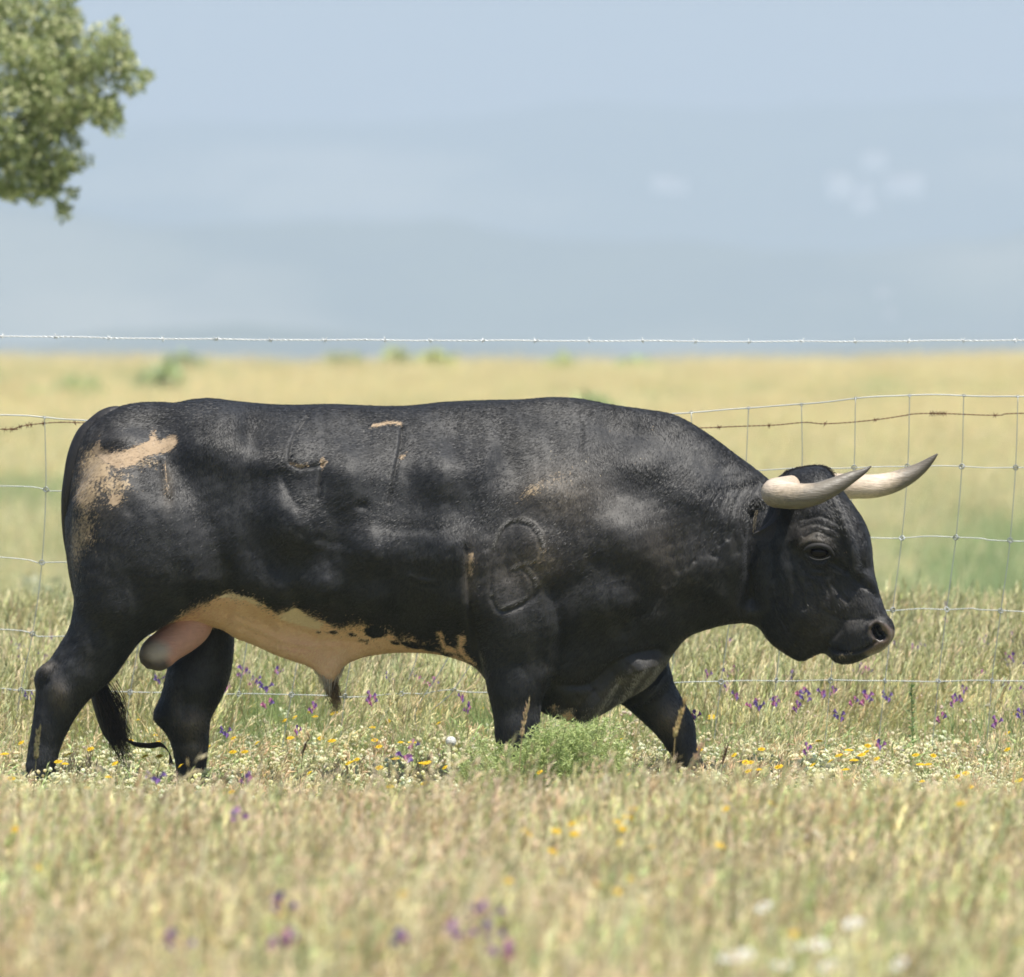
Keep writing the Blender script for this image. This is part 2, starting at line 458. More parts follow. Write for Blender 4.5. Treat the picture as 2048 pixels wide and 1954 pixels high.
W_TORSO = [(150,1000,.15),(180,900,.13),(200,1000,.24),(230,1150,.26),(300,830,.12),(300,900,.20),(400,830,.20),(430,880,.27),(350,1050,.29),(450,1100,.27),(450,1180,.22),
    (560,840,.20),(560,920,.29),(600,1050,.35),(560,1180,.32),(500,1160,.29),(700,840,.20),(700,950,.32),(750,1100,.37),(750,1200,.34),(650,1180,.345),(900,1200,.33),(830,1262,.26),(900,840,.18),(900,950,.32),(900,1100,.36),
    (1100,820,.11),(1080,900,.20),(1100,1000,.29),(1080,1100,.32),(1050,1230,.31),(1000,1320,.22),(1100,1330,.2),(1130,1400,.12),(1150,1440,.07),(1250,1380,.05),
    (1250,840,.10),(1250,950,.19),(1250,1080,.27),(1220,1200,.26),(1230,1300,.16),(1300,1300,.10),(1380,900,.11),(1380,1000,.18),(1380,1120,.18),(1370,1230,.11),(1470,950,.10),(1480,1080,.14),(1470,1200,.09),(1570,1100,.12),
    (380,1225,.14),(450,1225,.10),(500,1255,.05),(560,1270,.06),(560,1300,.045),(620,1300,.04),(650,1325,.03),(660,1355,.022),(700,1300,.05),(760,1290,.14),(850,1300,.15),(300,1240,.12)]
R_TORSO = [(150,1000,.16),(200,850,.14),(300,820,.17),(430,810,.20),(600,820,.20),(800,820,.21),(1000,820,.24),(1150,810,.26),(1350,850,.22),(1480,920,.18),(1550,1100,.16),(1440,1230,.15),(1350,1290,.12),(1200,1400,.09),(1100,1400,.12),(1000,1350,.16),(850,1300,.24),(740,1305,.2),(600,1320,.07),(660,1350,.03),(500,1285,.08),(420,1250,.1),(300,1250,.12),(150,1150,.14),(800,1050,.30),(300,1000,.24),(1200,1050,.3)]

def smin(a, b, k):
    h = np.clip(.5 + .5 * (b - a) / k, 0, 1)
    return b + (a - b) * h - k * h * (1 - h)

def build_body_field(h):
    px0, px1, py0, py1, ym = 10, 1810, 770, 1680, .42
    hp = h * PPM
    gx = np.arange(px0, px1, hp); gz = np.arange(py0, py1, hp); gy = np.arange(-ym, ym + h, h)
    X, Z = np.meshgrid(gx, gz, indexing='ij')
    field = np.full((len(gx), len(gz), len(gy)), .15, dtype=np.float32)
    def pillow(poly, ycf, Wc, Rc, k, blur=1.2, pw=2.0):
        p = np.asarray(poly)
        i0 = max(0, int((p[:, 0].min() - 30 - px0) / hp)); i1 = min(len(gx), int((p[:, 0].max() + 30 - px0) / hp))
        j0 = max(0, int((p[:, 1].min() - 30 - py0) / hp)); j1 = min(len(gz), int((p[:, 1].max() + 30 - py0) / hp))
        x, z = X[i0:i1, j0:j1], Z[i0:i1, j0:j1]
        sd = poly_sd(poly, x, z) / PPM
        W = blur2(idw(Wc, x, z, 3.0, 42 if poly is TORSO else 18), 2) if not isinstance(Wc, float) else np.full(x.shape, Wc)
        R = blur2(idw(Rc, x, z), 2) if not isinstance(Rc, float) else np.full(x.shape, Rc)
        e = blur2(np.clip(1 - sd / R, 0, 3), blur)
        yc = ycf(x, z) if callable(ycf) else np.full(x.shape, ycf)
        f = (np.abs((gy[None, None] - yc[..., None]) / W[..., None]) ** pw + (e ** pw)[..., None] - 1) * (.5 * np.minimum(W, R))[..., None]
        f = np.minimum(f, .15)
        field[i0:i1, j0:j1] = smin(field[i0:i1, j0:j1], f.astype(np.float32), k)
    pillow(TORSO, 0.0, W_TORSO, R_TORSO, .02, 1.4)
    leg = lambda y0: (lambda x, z: y0 + 0 * x)
    pillow(NHIND, lambda x, z: -.15 - .05 * np.clip((1350 - z) / 350, 0, 1) * 0, [(200,1000,.13),(300,1100,.15),(250,1200,.13),(200,1280,.095),(160,1330,.075),(110,1350,.058),(100,1420,.05),(95,1500,.042),(85,1570,.036),(75,1620,.05),(65,1660,.055)],
           [(200,1000,.14),(300,1150,.16),(200,1270,.10),(130,1350,.075),(100,1450,.05),(90,1500,.042),(85,1570,.036),(70,1640,.045)], .035, 1.2)
    pillow(FHIND, .16, [(400,1150,.12),(410,1280,.10),(390,1350,.085),(360,1440,.062),(375,1520,.045),(380,1600,.038),(375,1660,.055)],
           [(400,1150,.12),(400,1300,.10),(380,1380,.085),(360,1440,.07),(375,1500,.05),(378,1580,.04),(375,1650,.045)], .03, 1.2)
    pillow(NFORE, -.17, [(1060,1150,.11),(1050,1250,.10),(1030,1350,.078),(1035,1450,.062),(1035,1540,.040),(1030,1610,.045),(1030,1660,.055)],
           [(1060,1150,.12),(1050,1300,.10),(1035,1400,.075),(1035,1460,.062),(1035,1550,.035),(1030,1640,.045)], .03, 1.2)
    pillow(FFORE, .13, [(1290,1250,.10),(1290,1350,.088),(1330,1430,.065),(1360,1480,.055),(1390,1560,.042),(1405,1610,.045),(1410,1660,.055)],
           [(1290,1250,.10),(1280,1350,.09),(1330,1430,.075),(1370,1500,.048),(1390,1570,.038),(1410,1650,.045)], .03, 1.2)
    pillow(HEADP, lambda x, z: -.015 - .10 * np.clip((x - 1560) / 220, -.3, 1.1) - .02 * np.clip((z - 1000) / 300, 0, 1),
           [(1560,1000,.12),(1640,960,.11),(1650,1060,.135),(1560,1120,.12),(1720,1080,.13),(1600,1230,.105),(1560,1270,.06),(1690,1180,.085),(1740,1240,.080),(1710,1290,.075),(1650,1290,.05),(1610,1310,.03)],
           [(1560,1000,.10),(1640,950,.09),(1700,1050,.10),(1740,1120,.075),(1750,1200,.06),(1770,1270,.05),(1700,1310,.05),(1610,1310,.07),(1540,1270,.08),(1600,1150,.14),(1670,1150,.11)], .018, 1.0, 2.3)
    def blob(c, r, k=.02, sub=False):
        """ellipsoid in (px,py,y) with radii in m"""
        i0, i1 = [int(np.clip((c[0] + s * (r[0] * PPM * 1.8 + 40) - px0) / hp, 0, len(gx))) for s in (-1, 1)]
        j0, j1 = [int(np.clip((c[1] + s * (r[2] * PPM * 1.8 + 40) - py0) / hp, 0, len(gz))) for s in (-1, 1)]
        x = (X[i0:i1, j0:j1] - c[0]) / PPM; z = (Z[i0:i1, j0:j1] - c[1]) / PPM
        q = np.sqrt((x[..., None] / r[0]) ** 2 + (z[..., None] / r[2]) ** 2 + ((gy[None, None] - c[2]) / r[1]) ** 2)
        f = ((q - 1) * min(r)).astype(np.float32)
        a = field[i0:i1, j0:j1]
        field[i0:i1, j0:j1] = -smin(-a, f, k) if sub else smin(a, f, k)
    # brows and nose detail on both sides, nostrils, eye sockets
    hy = lambda x: -.015 - .10 * np.clip((x - 1560) / 220, -.3, 1.1)
    blob((1628, 1074, hy(1628) - .118), (.062, .035, .034), .03)
    blob((1705, 1080, hy(1700) + .115), (.055, .04, .05), .03)
    blob((1636, 1102, hy(1636) - .152), (.034, .026, .022), .012, True)
    blob((1715, 1100, hy(1700) + .165), (.03, .03, .022), .012, True)
    blob((1760, 1258, hy(1760) - .066), (.040, .030, .045), .015)
    blob((1748, 1258, hy(1752) - .098), (.013, .040, .020), .008, True); blob((1757, 1269, hy(1752) - .096), (.015, .040, .013), .008, True)
    blob((1760, 1262, hy(1752) + .075), (.020, .04, .022), .008, True)
    return field, gx, gz, gy

def surface_nets(f, gx, gz, gy):
    s = f < 0
    c = np.zeros(tuple(n - 1 for n in s.shape), dtype=np.uint8)
    offs = [(i, j, k) for i in (0, 1) for j in (0, 1) for k in (0, 1)]
    n0, n1, n2 = c.shape
    for (i, j, k) in offs: c += s[i:i+n0, j:j+n1, k:k+n2]
    I, J, K = np.nonzero((c > 0) & (c < 8))
    vid = np.full(c.shape, -1, dtype=np.int32); vid[I, J, K] = np.arange(len(I))
    val = {o: f[I+o[0], J+o[1], K+o[2]] for o in offs}
    acc = np.zeros((len(I), 3)); cnt = np.zeros(len(I))
    for a in offs:
        for ax in range(3):
            if a[ax] == 0:
                b = list(a); b[ax] = 1; b = tuple(b)
                va, vb = val[a], val[b]; m = (va < 0) != (vb < 0)
                t = np.where(m, va / np.where(m, va - vb, 1), 0)
                pnt = np.array(a, float)[None] + t[:, None] * (np.array(b, float) - np.array(a, float))[None]
                acc += np.where(m[:, None], pnt, 0); cnt += m
    g = np.stack([I, J, K], 1) + acc / cnt[:, None]
    px = gx[0] + g[:, 0] * (gx[1]-gx[0]); py = gz[0] + g[:, 1] * (gz[1]-gz[0]); y = gy[0] + g[:, 2] * (gy[1]-gy[0])
    quads = []
    for ax in range(3):
        sl0 = [slice(None)] * 3; sl1 = [slice(None)] * 3
        sl0[ax] = slice(0, -1); sl1[ax] = slice(1, None)
        d = s[tuple(sl0)] != s[tuple(sl1)]
        i, j, k = np.nonzero(d); a = s[i, j, k]
        o1, o2 = [q for q in range(3) if q != ax]
        ok = np.ones(len(i), bool)
        ijk = np.stack([i, j, k], 1)
        ok &= (ijk[:, o1] > 0) & (ijk[:, o2] > 0) & (ijk[:, o1] < s.shape[o1]-1) & (ijk[:, o2] < s.shape[o2]-1)
        ijk = ijk[ok]; a = a[ok]
        def cid(d1, d2):
            q = ijk.copy(); q[:, o1] += d1; q[:, o2] += d2; return vid[q[:, 0], q[:, 1], q[:, 2]]
        q = np.stack([cid(-1, -1), cid(0, -1), cid(0, 0), cid(-1, 0)], 1)
        flip = ~a if ax != 1 else a
        q[flip] = q[flip][:, ::-1]
        quads.append(q)
    return px, py, y, np.concatenate(quads)

def relief(px, py):
    """hand placed muscle, fold and brand relief (metres, positive outward) as a function of the side view"""
    h = np.zeros(px.shape)
    def bump(cx, cy, rx, ry, amp, ang=0):
        nonlocal h
        a = math.radians(ang); dx, dy = px - cx, py - cy
        u = (dx * math.cos(a) + dy * math.sin(a)) / rx; v = (-dx * math.sin(a) + dy * math.cos(a)) / ry
        h = h + amp * np.exp(-(u*u + v*v))
    def stroke(pts, w, amp, power=2, raw=False):
        if not raw and pts[0][0] < 1540: amp = amp * .55; w = w * 1.15
        nonlocal h
        if len(pts) < 2: return
        p = np.asarray(pts, float); m = (px > p[:, 0].min() - 4*w) & (px < p[:, 0].max() + 4*w) & (py > p[:, 1].min() - 4*w) & (py < p[:, 1].max() + 4*w)
        if not m.any(): return
        d = line_d(pts, px[m], py[m]); q = np.exp(-np.abs(d / w) ** power)
        hh = h.copy(); hh[m] += amp * q; h = hh
    # rump and hip
    bump(430, 838, 70, 34, .020, -8); bump(505, 868, 26, 40, -.015, -10); bump(243, 884, 36, 22, .024, -15)
    bump(300, 850, 60, 20, -.014, -10); bump(330, 905, 90, 26, .008, -10); bump(262, 1090, 110, 140, .022); bump(215, 1000, 60, 60, .01)
    stroke([(215, 925), (275, 940), (300, 990)], 22, -.010); stroke([(372, 990), (415, 1060), (450, 1120), (455, 1180)], 26, -.024)
    stroke([(330, 1180), (400, 1160), (470, 1170), (560, 1190)], 18, .010); stroke([(150, 1000), (165, 1080), (170, 1160)], 14, -.010)
    stroke([(250, 1260), (330, 1200), (420, 1180)], 16, -.010)
    bump(520, 960, 46, 60, -.020, 20); bump(585, 905, 60, 60, .012); bump(560, 1000, 50, 30, .010)
    stroke([(568, 945), (585, 985), (600, 1010)], 11, -.014); bump(728, 1010, 14, 12, -.009)
    # flank folds
    stroke([(600, 1062), (650, 1078), (700, 1085)], 9, -.005); stroke([(605, 1078), (655, 1094), (690, 1098)], 8, .004)
    stroke([(720, 1040), (790, 1052), (870, 1056)], 12, -.006); stroke([(715, 1024), (780, 1034), (850, 1034)], 12, .004)
    stroke([(822, 1148), (846, 1158), (872, 1160)], 5, .007); stroke([(822, 1156), (846, 1166), (872, 1168)], 5, -.006)
    bump(770, 960, 150, 70, .010); bump(690, 1000, 90, 26, .008, 8)
    for k in range(7):
        stroke([(780 + 26*k, 905), (772 + 26*k, 980), (760 + 26*k, 1060)], 8, -.0018 * (1 + .4 * math.sin(k * 2.3)))
    # behind the shoulder
    bump(1018, 905, 24, 46, -.014, -12); stroke([(905, 1105), (908, 1180), (915, 1260)], 9, -.006)
    stroke([(935, 1095), (938, 1165), (946, 1230), (958, 1300), (965, 1350)], 8, -.024); bump(985, 1190, 30, 90, .008)
    stroke([(925, 1060), (930, 1120), (930, 1200)], 16, .007); stroke([(972, 1105), (966, 1160)], 7, .006)
    # shoulder and foreleg
    bump(1150, 985, 120, 120, .016); bump(1180, 1110, 90, 90, .012); bump(1255, 860, 70, 26, -.012, 14); bump(1020, 1265, 60, 90, .020)
    stroke([(1100, 1170), (1118, 1230), (1122, 1290), (1108, 1350), (1090, 1400)], 13, -.020)
    stroke([(1105, 1180), (1160, 1160), (1190, 1120)], 18, -.012); bump(1230, 965, 30, 60, -.016, -20); bump(1300, 985, 30, 40, -.010)
    bump(1190, 1230, 60, 50, .008); stroke([(1340, 1085), (1338, 1130), (1322, 1175), (1280, 1225), (1245, 1250)], 16, -.024)
    stroke([(1245, 1060), (1300, 1110), (1334, 1170)], 40, .010); bump(1320, 1230, 50, 40, .010)
    stroke([(1250, 1250), (1300, 1220), (1360, 1200), (1420, 1195)], 18, -.008); bump(1430, 1190, 30, 24, .012)
    stroke([(1165, 850), (1162, 880), (1160, 905)], 4, -.008); stroke([(1110, 880), (1104, 960), (1090, 1020)], 14, -.004)
    bump(1350, 940, 90, 50, .010, 40); stroke([(1260, 930), (1330, 930), (1400, 960)], 20, .006)
    FL_ = poly_sd([(1345,1314),(1300,1316),(1262,1326),(1228,1350),(1196,1383),(1165,1412),(1145,1460),(1190,1460),(1250,1425),(1300,1400),(1345,1360)], px, py); h = h + .018 * np.clip(FL_ / 14 + .4, 0, 1) * (1 + .25*np.sin(px*.11 + py*.07)); stroke([(1120, 1370), (1180, 1368), (1225, 1330), (1270, 1305), (1320, 1298)], 9, -.014, raw=True)
    stroke([(1215, 1365), (1250, 1340), (1285, 1325)], 9, .008); stroke([(1288, 1318), (1284, 1345)], 7, -.008)
    for k, (a, b, c) in enumerate([((1150, 1390), (1165, 1405), (1170, 1425)), ((1180, 1370), (1195, 1390), (1200, 1410)), ((1225, 1345), (1240, 1365), (1248, 1385)), ((1255, 1330), (1270, 1345), (1276, 1362))]):
        stroke([a, b, c], 5, -.006)
    # brands on flank and shoulder
    stroke([(617, 835), (596, 866), (584, 905), (584, 924)], 4, -.010, raw=True); stroke([(584, 925), (605, 935), (632, 932), (650, 926)], 4, -.010, raw=True)
    stroke([(648, 930), (645, 962), (642, 994)], 4, -.011, raw=True); stroke([(742, 856), (775, 851), (807, 855)], 4, -.004, raw=True)
    stroke([(805, 858), (803, 890), (795, 930), (788, 962), (781, 1002)], 4, -.012, raw=True)
    R8 = [(989,1093),(996,1066),(1015,1043),(1042,1036),(1066,1046),(1082,1069),(1087,1096),(1074,1116),(1052,1123)]
    L8 = [(1027,1133),(1046,1127),(1065,1142),(1074,1166),(1060,1188),(1033,1203),(1009,1210),(992,1199),(983,1184)]
    stroke([(989, 1093), (983, 1130), (980, 1184)], 5, -.004, raw=True)
    for q in (R8, L8):
        stroke(q, 4.0, .003, raw=True); stroke([(x + (3 if x < 1035 else -6), y + 7) for x, y in q], 4.5, -.003, raw=True)
        stroke([(x + 1, y + 9) for x, y in q if y > 1160], 6, -.006, raw=True)
    stroke([(330, 922), (334, 956), (340, 990)], 6, .006, raw=True); stroke([(325, 925), (330, 960), (335, 990), (350, 996)], 3, -.006, raw=True)
    # neck wrinkles towards the horn
    for k in range(9):
        x0, y0 = 1515 - 13*k, 962 + 3*k
        stroke([(x0, y0), (x0 - 22, y0 + 40), (x0 - 30 - 3*k, y0 + 90 + 8*k), (x0 - 26 - 2*k, y0 + 110 + 30*math.sin(k*2.1))], 5 + 2*math.sin(k*1.7), -.014 + .001 * k + .003*math.sin(k*2.9))
    for k in range(5):
        stroke([(1460 - 18*k, 925 + 4*k), (1425 - 20*k, 960 + 5*k), (1408 - 20*k, 990 + 6*k)], 5, -.0035)
    # neck to head
    stroke([(1512, 1020), (1506, 1090), (1500, 1160), (1500, 1205)], 15, -.075); stroke([(1462, 1040), (1458, 1120), (1446, 1190)], 18, .010)
    # head
    stroke([(1600, 1088), (1618, 1079), (1645, 1082), (1662, 1096)], 5, .010); stroke([(1606, 1070), (1630, 1060), (1662, 1072)], 4, -.006)
    stroke([(1598, 1052), (1628, 1044), (1668, 1058)], 4, -.005); stroke([(1604, 1036), (1640, 1030), (1680, 1048)], 4, -.004)
    stroke([(1612, 1108), (1622, 1122), (1642, 1126), (1656, 1118)], 4, .008); stroke([(1610, 1120), (1622, 1134), (1646, 1138)], 4, -.006)
    stroke([(1602, 1128), (1620, 1146), (1650, 1150)], 5, -.005)
    stroke([(1655, 1120), (1672, 1132), (1690, 1140)], 7, -.010); stroke([(1662, 985), (1684, 1040), (1700, 1090), (1712, 1140)], 10, .017)
    stroke([(1676, 985), (1706, 1040), (1722, 1090), (1730, 1130)], 13, -.014); bump(1678, 1085, 16, 34, -.010, -10)
    stroke([(1692, 1142), (1712, 1162), (1740, 1176), (1754, 1190)], 6, -.008); stroke([(1700, 1130), (1728, 1150), (1748, 1168)], 8, .006)
    bump(1600, 1180, 46, 62, .014); stroke([(1548, 1110), (1552, 1150), (1560, 1190), (1580, 1240)], 10, -.006)
    for q in ([(1560, 1140), (1572, 1165), (1576, 1200)], [(1590, 1150), (1604, 1178), (1606, 1215)], [(1618, 1160), (1630, 1190), (1632, 1220)], [(1640, 1150), (1656, 1185), (1660, 1215)], [(1662, 1165), (1680, 1190), (1692, 1200)], [(1545, 1200), (1560, 1235), (1575, 1262)]):
        stroke(q, 4.0, -.0055)
    bump(1640, 1235, 34, 30, -.012); stroke([(1640, 1216), (1670, 1232), (1705, 1236), (1745, 1228), (1768, 1226)], 5, -.0035)
    stroke([(1648, 1300), (1656, 1278), (1676, 1258), (1682, 1240)], 8, -.006); stroke([(1655, 1292), (1680, 1300), (1708, 1300), (1734, 1291), (1746, 1282)], 3.2, -.014)
    bump(1700, 1262, 28, 20, .010); bump(1680, 1205, 30, 20, .006); bump(1740, 1236, 16, 7, -.008, -20); bump(1675, 1312, 22, 12, .008)
    stroke([(1736, 1248), (1748, 1240), (1764, 1246), (1776, 1262), (1772, 1284)], 5, .005)
    # hocks, knees
    bump(92, 1338, 22, 18, .012); bump(128, 1385, 24, 32, .020); stroke([(98, 1355), (112, 1345), (128, 1320), (150, 1280)], 9, -.012)
    stroke([(88, 1372), (96, 1360)], 8, -.008); stroke([(150, 1240), (190, 1290), (170, 1350)], 20, .008); stroke([(200, 1270), (190, 1330)], 14, -.006)
    bump(382, 1448, 26, 28, .024); bump(385, 1505, 24, 20, .014); stroke([(350, 1350), (358, 1400), (352, 1450)], 8, .008); stroke([(365, 1380), (368, 1430)], 6, -.008)
    bump(1342, 1436, 26, 32, .022); bump(1035, 1440, 26, 30, .008); bump(1392, 1530, 18, 20, .012)
    # sheath folds on the belly
    stroke([(470, 1235), (540, 1270), (600, 1290), (680, 1290)], 5, .006); stroke([(480, 1245), (550, 1280), (610, 1298)], 5, -.006)
    stroke([(560, 1240), (640, 1275), (740, 1285), (860, 1296)], 6, -.006); stroke([(430, 1220), (520, 1240), (640, 1290)], 12, -.008)
    # low wandering unevenness
    r = np.random.default_rng(4)
    for wl, am in ((170, .0035), (90, .0022), (45, .0012), (24, .0006)):
        for _ in range(6):
            a = r.uniform(0, 6.28); ph = r.uniform(0, 6.28)
            h = h + am * .30 * np.sin((px * math.cos(a) + py * math.sin(a)) / wl * 6.28 + ph + 1.5 * np.sin(px / wl / 1.7 + ph))
    return h

def hide_material():
    m, nt, out = new_mat("black_hide")
    L = nt.links
    A = lambda n: nd(nt, 'ShaderNodeAttribute', attribute_name=n).outputs['Fac']
    g = nd(nt, 'ShaderNodeNewGeometry'); pos = g.outputs['Position']
    fine = noise(nt, 1, 3, .75, pos, (190, 190, 75)); med = noise(nt, 45, 4, .65, pos); big = noise(nt, 7, 4, .6, pos)
    fleck = noise(nt, 1, 2, .5, pos, (120, 120, 80)); edge = noise(nt, 60, 5, .75, pos)
    def thr(attr, nz, amt, width=.04):
        v = math_n(nt, 'ADD', attr, math_n(nt, 'MULTIPLY', math_n(nt, 'SUBTRACT', nz, .5), amt))
        return math_n(nt, 'MULTIPLY', math_n(nt, 'ADD', v, width), 1 / (2 * width), clamp=True)
    black = mix_col(nt, med.outputs[0], (.005, .0055, .007), (.017, .0175, .019))
    gr = ramp(nt, [(.48, (0, 0, 0)), (.70, (1, 1, 1))]); L.new(fine.outputs[0], gr.inputs[0])
    black = mix_col(nt, math_n(nt, 'MULTIPLY', gr.outputs[0], .8), black, (.024, .025, .027))
    black = mix_col(nt, math_n(nt, 'MULTIPLY', big.outputs[0], .35), black, (.026, .024, .020))
    # dusty coat, plus leg patches painted to look sunlit
    du = math_n(nt, 'MULTIPLY', A('dust_and_light'), math_n(nt, 'MULTIPLY', fine.outputs[0], 1.4), clamp=True)
    c = mix_col(nt, du, black, (.20, .155, .10))
    skin = mix_col(nt, big.outputs[0], (.84, .50, .29), (.90, .62, .40))
    skin = mix_col(nt, math_n(nt, 'MULTIPLY', A('pink'), .9, clamp=True), skin, (.72, .36, .30))
    blotch = ramp(nt, [(.62, (0, 0, 0)), (.72, (1, 1, 1))]); L.new(noise(nt, 22, 4, .6, pos).outputs[0], blotch.inputs[0])
    skin = mix_col(nt, math_n(nt, 'MULTIPLY', blotch.outputs[0], .35), skin, (.38, .19, .11))
    c = mix_col(nt, thr(A('white'), edge.outputs[0], 2.0, .12), c, skin)
    c = mix_col(nt, thr(A('whitehair'), edge.outputs[0], .9, .15), c, (.92, .74, .53))
    # mud plates, flaking speckles
    mudc = mix_col(nt, med.outputs[0], (.26, .18, .105), (.50, .375, .245))
    ms = thr(A('mud'), edge.outputs[0], 1.7, .05)
    crack = ramp(nt, [(.36, (0, 0, 0)), (.44, (1, 1, 1))]); L.new(noise(nt, 75, 4, .7, pos).outputs[0], crack.inputs[0])
    sp = math_n(nt, 'SUBTRACT', math_n(nt, 'ADD', A('speck'), noise(nt, 110, 3, .65, pos).outputs[0]), 1.0)
    spm = math_n(nt, 'MULTIPLY', sp, 9, clamp=True)
    fl = math_n(nt, 'MULTIPLY', math_n(nt, 'SUBTRACT', math_n(nt, 'ADD', math_n(nt, 'MULTIPLY', A('fleck'), .20), fleck.outputs[0]), .90), 14, clamp=True)
    c = mix_col(nt, math_n(nt, 'MULTIPLY', spm, .85), c, (.42, .31, .18))
    c = mix_col(nt, math_n(nt, 'MULTIPLY', ms, math_n(nt, 'ADD', math_n(nt, 'MULTIPLY', crack.outputs[0], .55), .42, clamp=True)), c, mudc)
    c = mix_col(nt, fl, c, (.50, .42, .26))
    c = mix_col(nt, math_n(nt, 'MULTIPLY', A('muzzle'), .9, clamp=True), c, mix_col(nt, med.outputs[0], (.095, .072, .055), (.19, .135, .10)))
    c = mix_col(nt, math_n(nt, 'MULTIPLY', A('hole'), 1.0, clamp=True), c, (.008, .006, .006))
    b = nd(nt, 'ShaderNodeBsdfPrincipled')
    L.new(c, b.inputs['Base Color'])
    wet = math_n(nt, 'MULTIPLY', A('muzzle'), .30)
    rg = math_n(nt, 'SUBTRACT', math_n(nt, 'ADD', .45, math_n(nt, 'MULTIPLY', fine.outputs[0], .22)), wet)
    rg = math_n(nt, 'ADD', rg, math_n(nt, 'MULTIPLY', math_n(nt, 'MAXIMUM', ms, A('white')), .3), clamp=True)
    L.new(rg, b.inputs['Roughness'])
    b.inputs['Specular IOR Level'].default_value = .58
    b.inputs['Sheen Weight'].default_value = .10; b.inputs['Sheen Roughness'].default_value = .45
    b.inputs['Sheen Tint'].default_value = (.85, .9, 1, 1)
    hgt = math_n(nt, 'ADD', math_n(nt, 'ADD', fine.outputs[0], math_n(nt, 'MULTIPLY', med.outputs[0], .9)), math_n(nt, 'MULTIPLY', ms, 1.6))
    bp = nd(nt, 'ShaderNodeBump'); bp.inputs['Strength'].default_value = 1.0; bp.inputs['Distance'].default_value = .0014
    L.new(hgt, bp.inputs['Height']); L.new(bp.outputs[0], b.inputs['Normal'])
    L.new(b.outputs[0], out.inputs[0])
    return m

def build_coat(co, nr, qx, qy, at, bull):
    """short lying hair over the whole hide, each hair taking the colour of the skin marking it grows on"""
    r = np.random.default_rng(31)
    near = np.nonzero(nr[:, 1] < .35)[0]; far = np.nonzero(nr[:, 1] >= .35)[0]
    i = np.concatenate([near[r.integers(0, len(near), 430000)], far[r.integers(0, len(far), 60000)]])
    mz = at['mz'][i]; keep = (mz < .2) & (r.random(len(i)) > np.clip(at['md'][i] * 4 + .3, 0, .85)); i = i[keep]; i = i[r.random(len(i)) > np.clip(at['sk'][i] * 2.2 - .75, 0, .8)]
    i = i[r.random(len(i)) > at['brand_and_shade'][i] * 1.1]
    n = len(i); N_ = nr[i].astype(float); p = co[i].astype(float); X, Y = qx[i], qy[i]
    head = np.clip((X - 1500) / 40, 0, 1)[:, None]; leg = np.clip((Y - 1280) / 80, 0, 1)[:, None]; neck = np.clip((X - 1150) / 250, 0, 1)[:, None]
    d = np.array([-.72, 0, -.62]) * (1 - neck) + np.array([-.25, 0, -.95]) * neck
    d = d * (1 - head) + np.array([.35, 0, -.85]) * head; d = d * (1 - leg) + np.array([.05, 0, -1.]) * leg
    wv = np.sin(X / 61. + np.sin(Y / 47.)) * .35 + np.sin(Y / 83. + X / 131.) * .3
    d[:, 0] += wv; d = d + r.normal(0, .20, (n, 3))
    d -= N_ * (d * N_).sum(1)[:, None]; d /= np.linalg.norm(d, axis=1)[:, None] + 1e-9
    s = np.cross(N_, d); s += N_ * r.normal(0, .22, n)[:, None]; s /= np.linalg.norm(s, axis=1)[:, None] + 1e-9
    L_ = r.uniform(.007, .013, n)[:, None]; wd = r.uniform(.0004, .0008, n)[:, None]
    p = p + s * r.uniform(-.003, .003, n)[:, None] + d * r.uniform(-.003, .003, n)[:, None] - N_ * .0004
    m = p + d * L_ * .5 + N_ * (L_ * r.uniform(.06, .14, n)[:, None]); e = p + d * L_ + N_ * (L_ * r.uniform(.05, .18, n)[:, None])
    V = np.stack([p - s*wd, p + s*wd, m + s*wd*.8, m - s*wd*.8, e], 1).reshape(-1, 3)
    k = np.arange(n)[:, None] * 5
    F1 = np.concatenate([k + np.array([[0, 1, 2]]), k + np.array([[0, 2, 3]]), k + np.array([[3, 2, 4]])])
    t = r.random(n)[:, None]
    c = np.array([.006, .0065, .008]) * (1 - t) + np.array([.026, .027, .030]) * t ** 2 + .0
    def mixc(c, f, q): f = np.clip(f, 0, 1)[:, None] if f.ndim == 1 else f; return c * (1 - f) + np.array(q) * f
    c = mixc(c, at['dust_light'][i] * r.uniform(.1, 1.2, n) * .8, (.17, .14, .10))
    c = mixc(c, ((at['sk'][i] + r.normal(.5, .12, n)) > 1.02) * r.uniform(.4, 1, n), (.42, .31, .18))
    c = mixc(c, (at['md'][i] + r.normal(0, .2, n) > 0) * 1.0, (.42, .31, .20))
    c = mixc(c, (at['white'][i] + r.normal(0, .55, n) > 0) * 1.0, (.93, .66, .43))
    c = mixc(c, (at['wh'][i] + r.normal(0, .4, n) > 0) * 1.0, (.96, .79, .57))
    c = mixc(c, np.clip(at['fur_and_light'][i] * r.uniform(.2, 1.1, n), 0, 1), (.38, .36, .33))
    c = c * (1 - .8 * np.clip(at['brand_and_shade'][i], 0, 1))[:, None]
    col = np.repeat(np.clip(c, 0, 1), 5, 0)
    m_, nt, out = new_mat("coat_hair"); a_ = nd(nt, 'ShaderNodeAttribute', attribute_name='Col')
    b = nd(nt, 'ShaderNodeBsdfPrincipled'); nt.links.new(a_.outputs['Color'], b.inputs['Base Color'])
    b.inputs['Roughness'].default_value = .50; b.inputs['Specular IOR Level'].default_value = .45
    nt.links.new(b.outputs[0], out.inputs[0])
    me = mesh_np("coat", V, F1, (m_,), False, col)
    o = obj("coat", me, bull); o['kind'] = 'stuff'

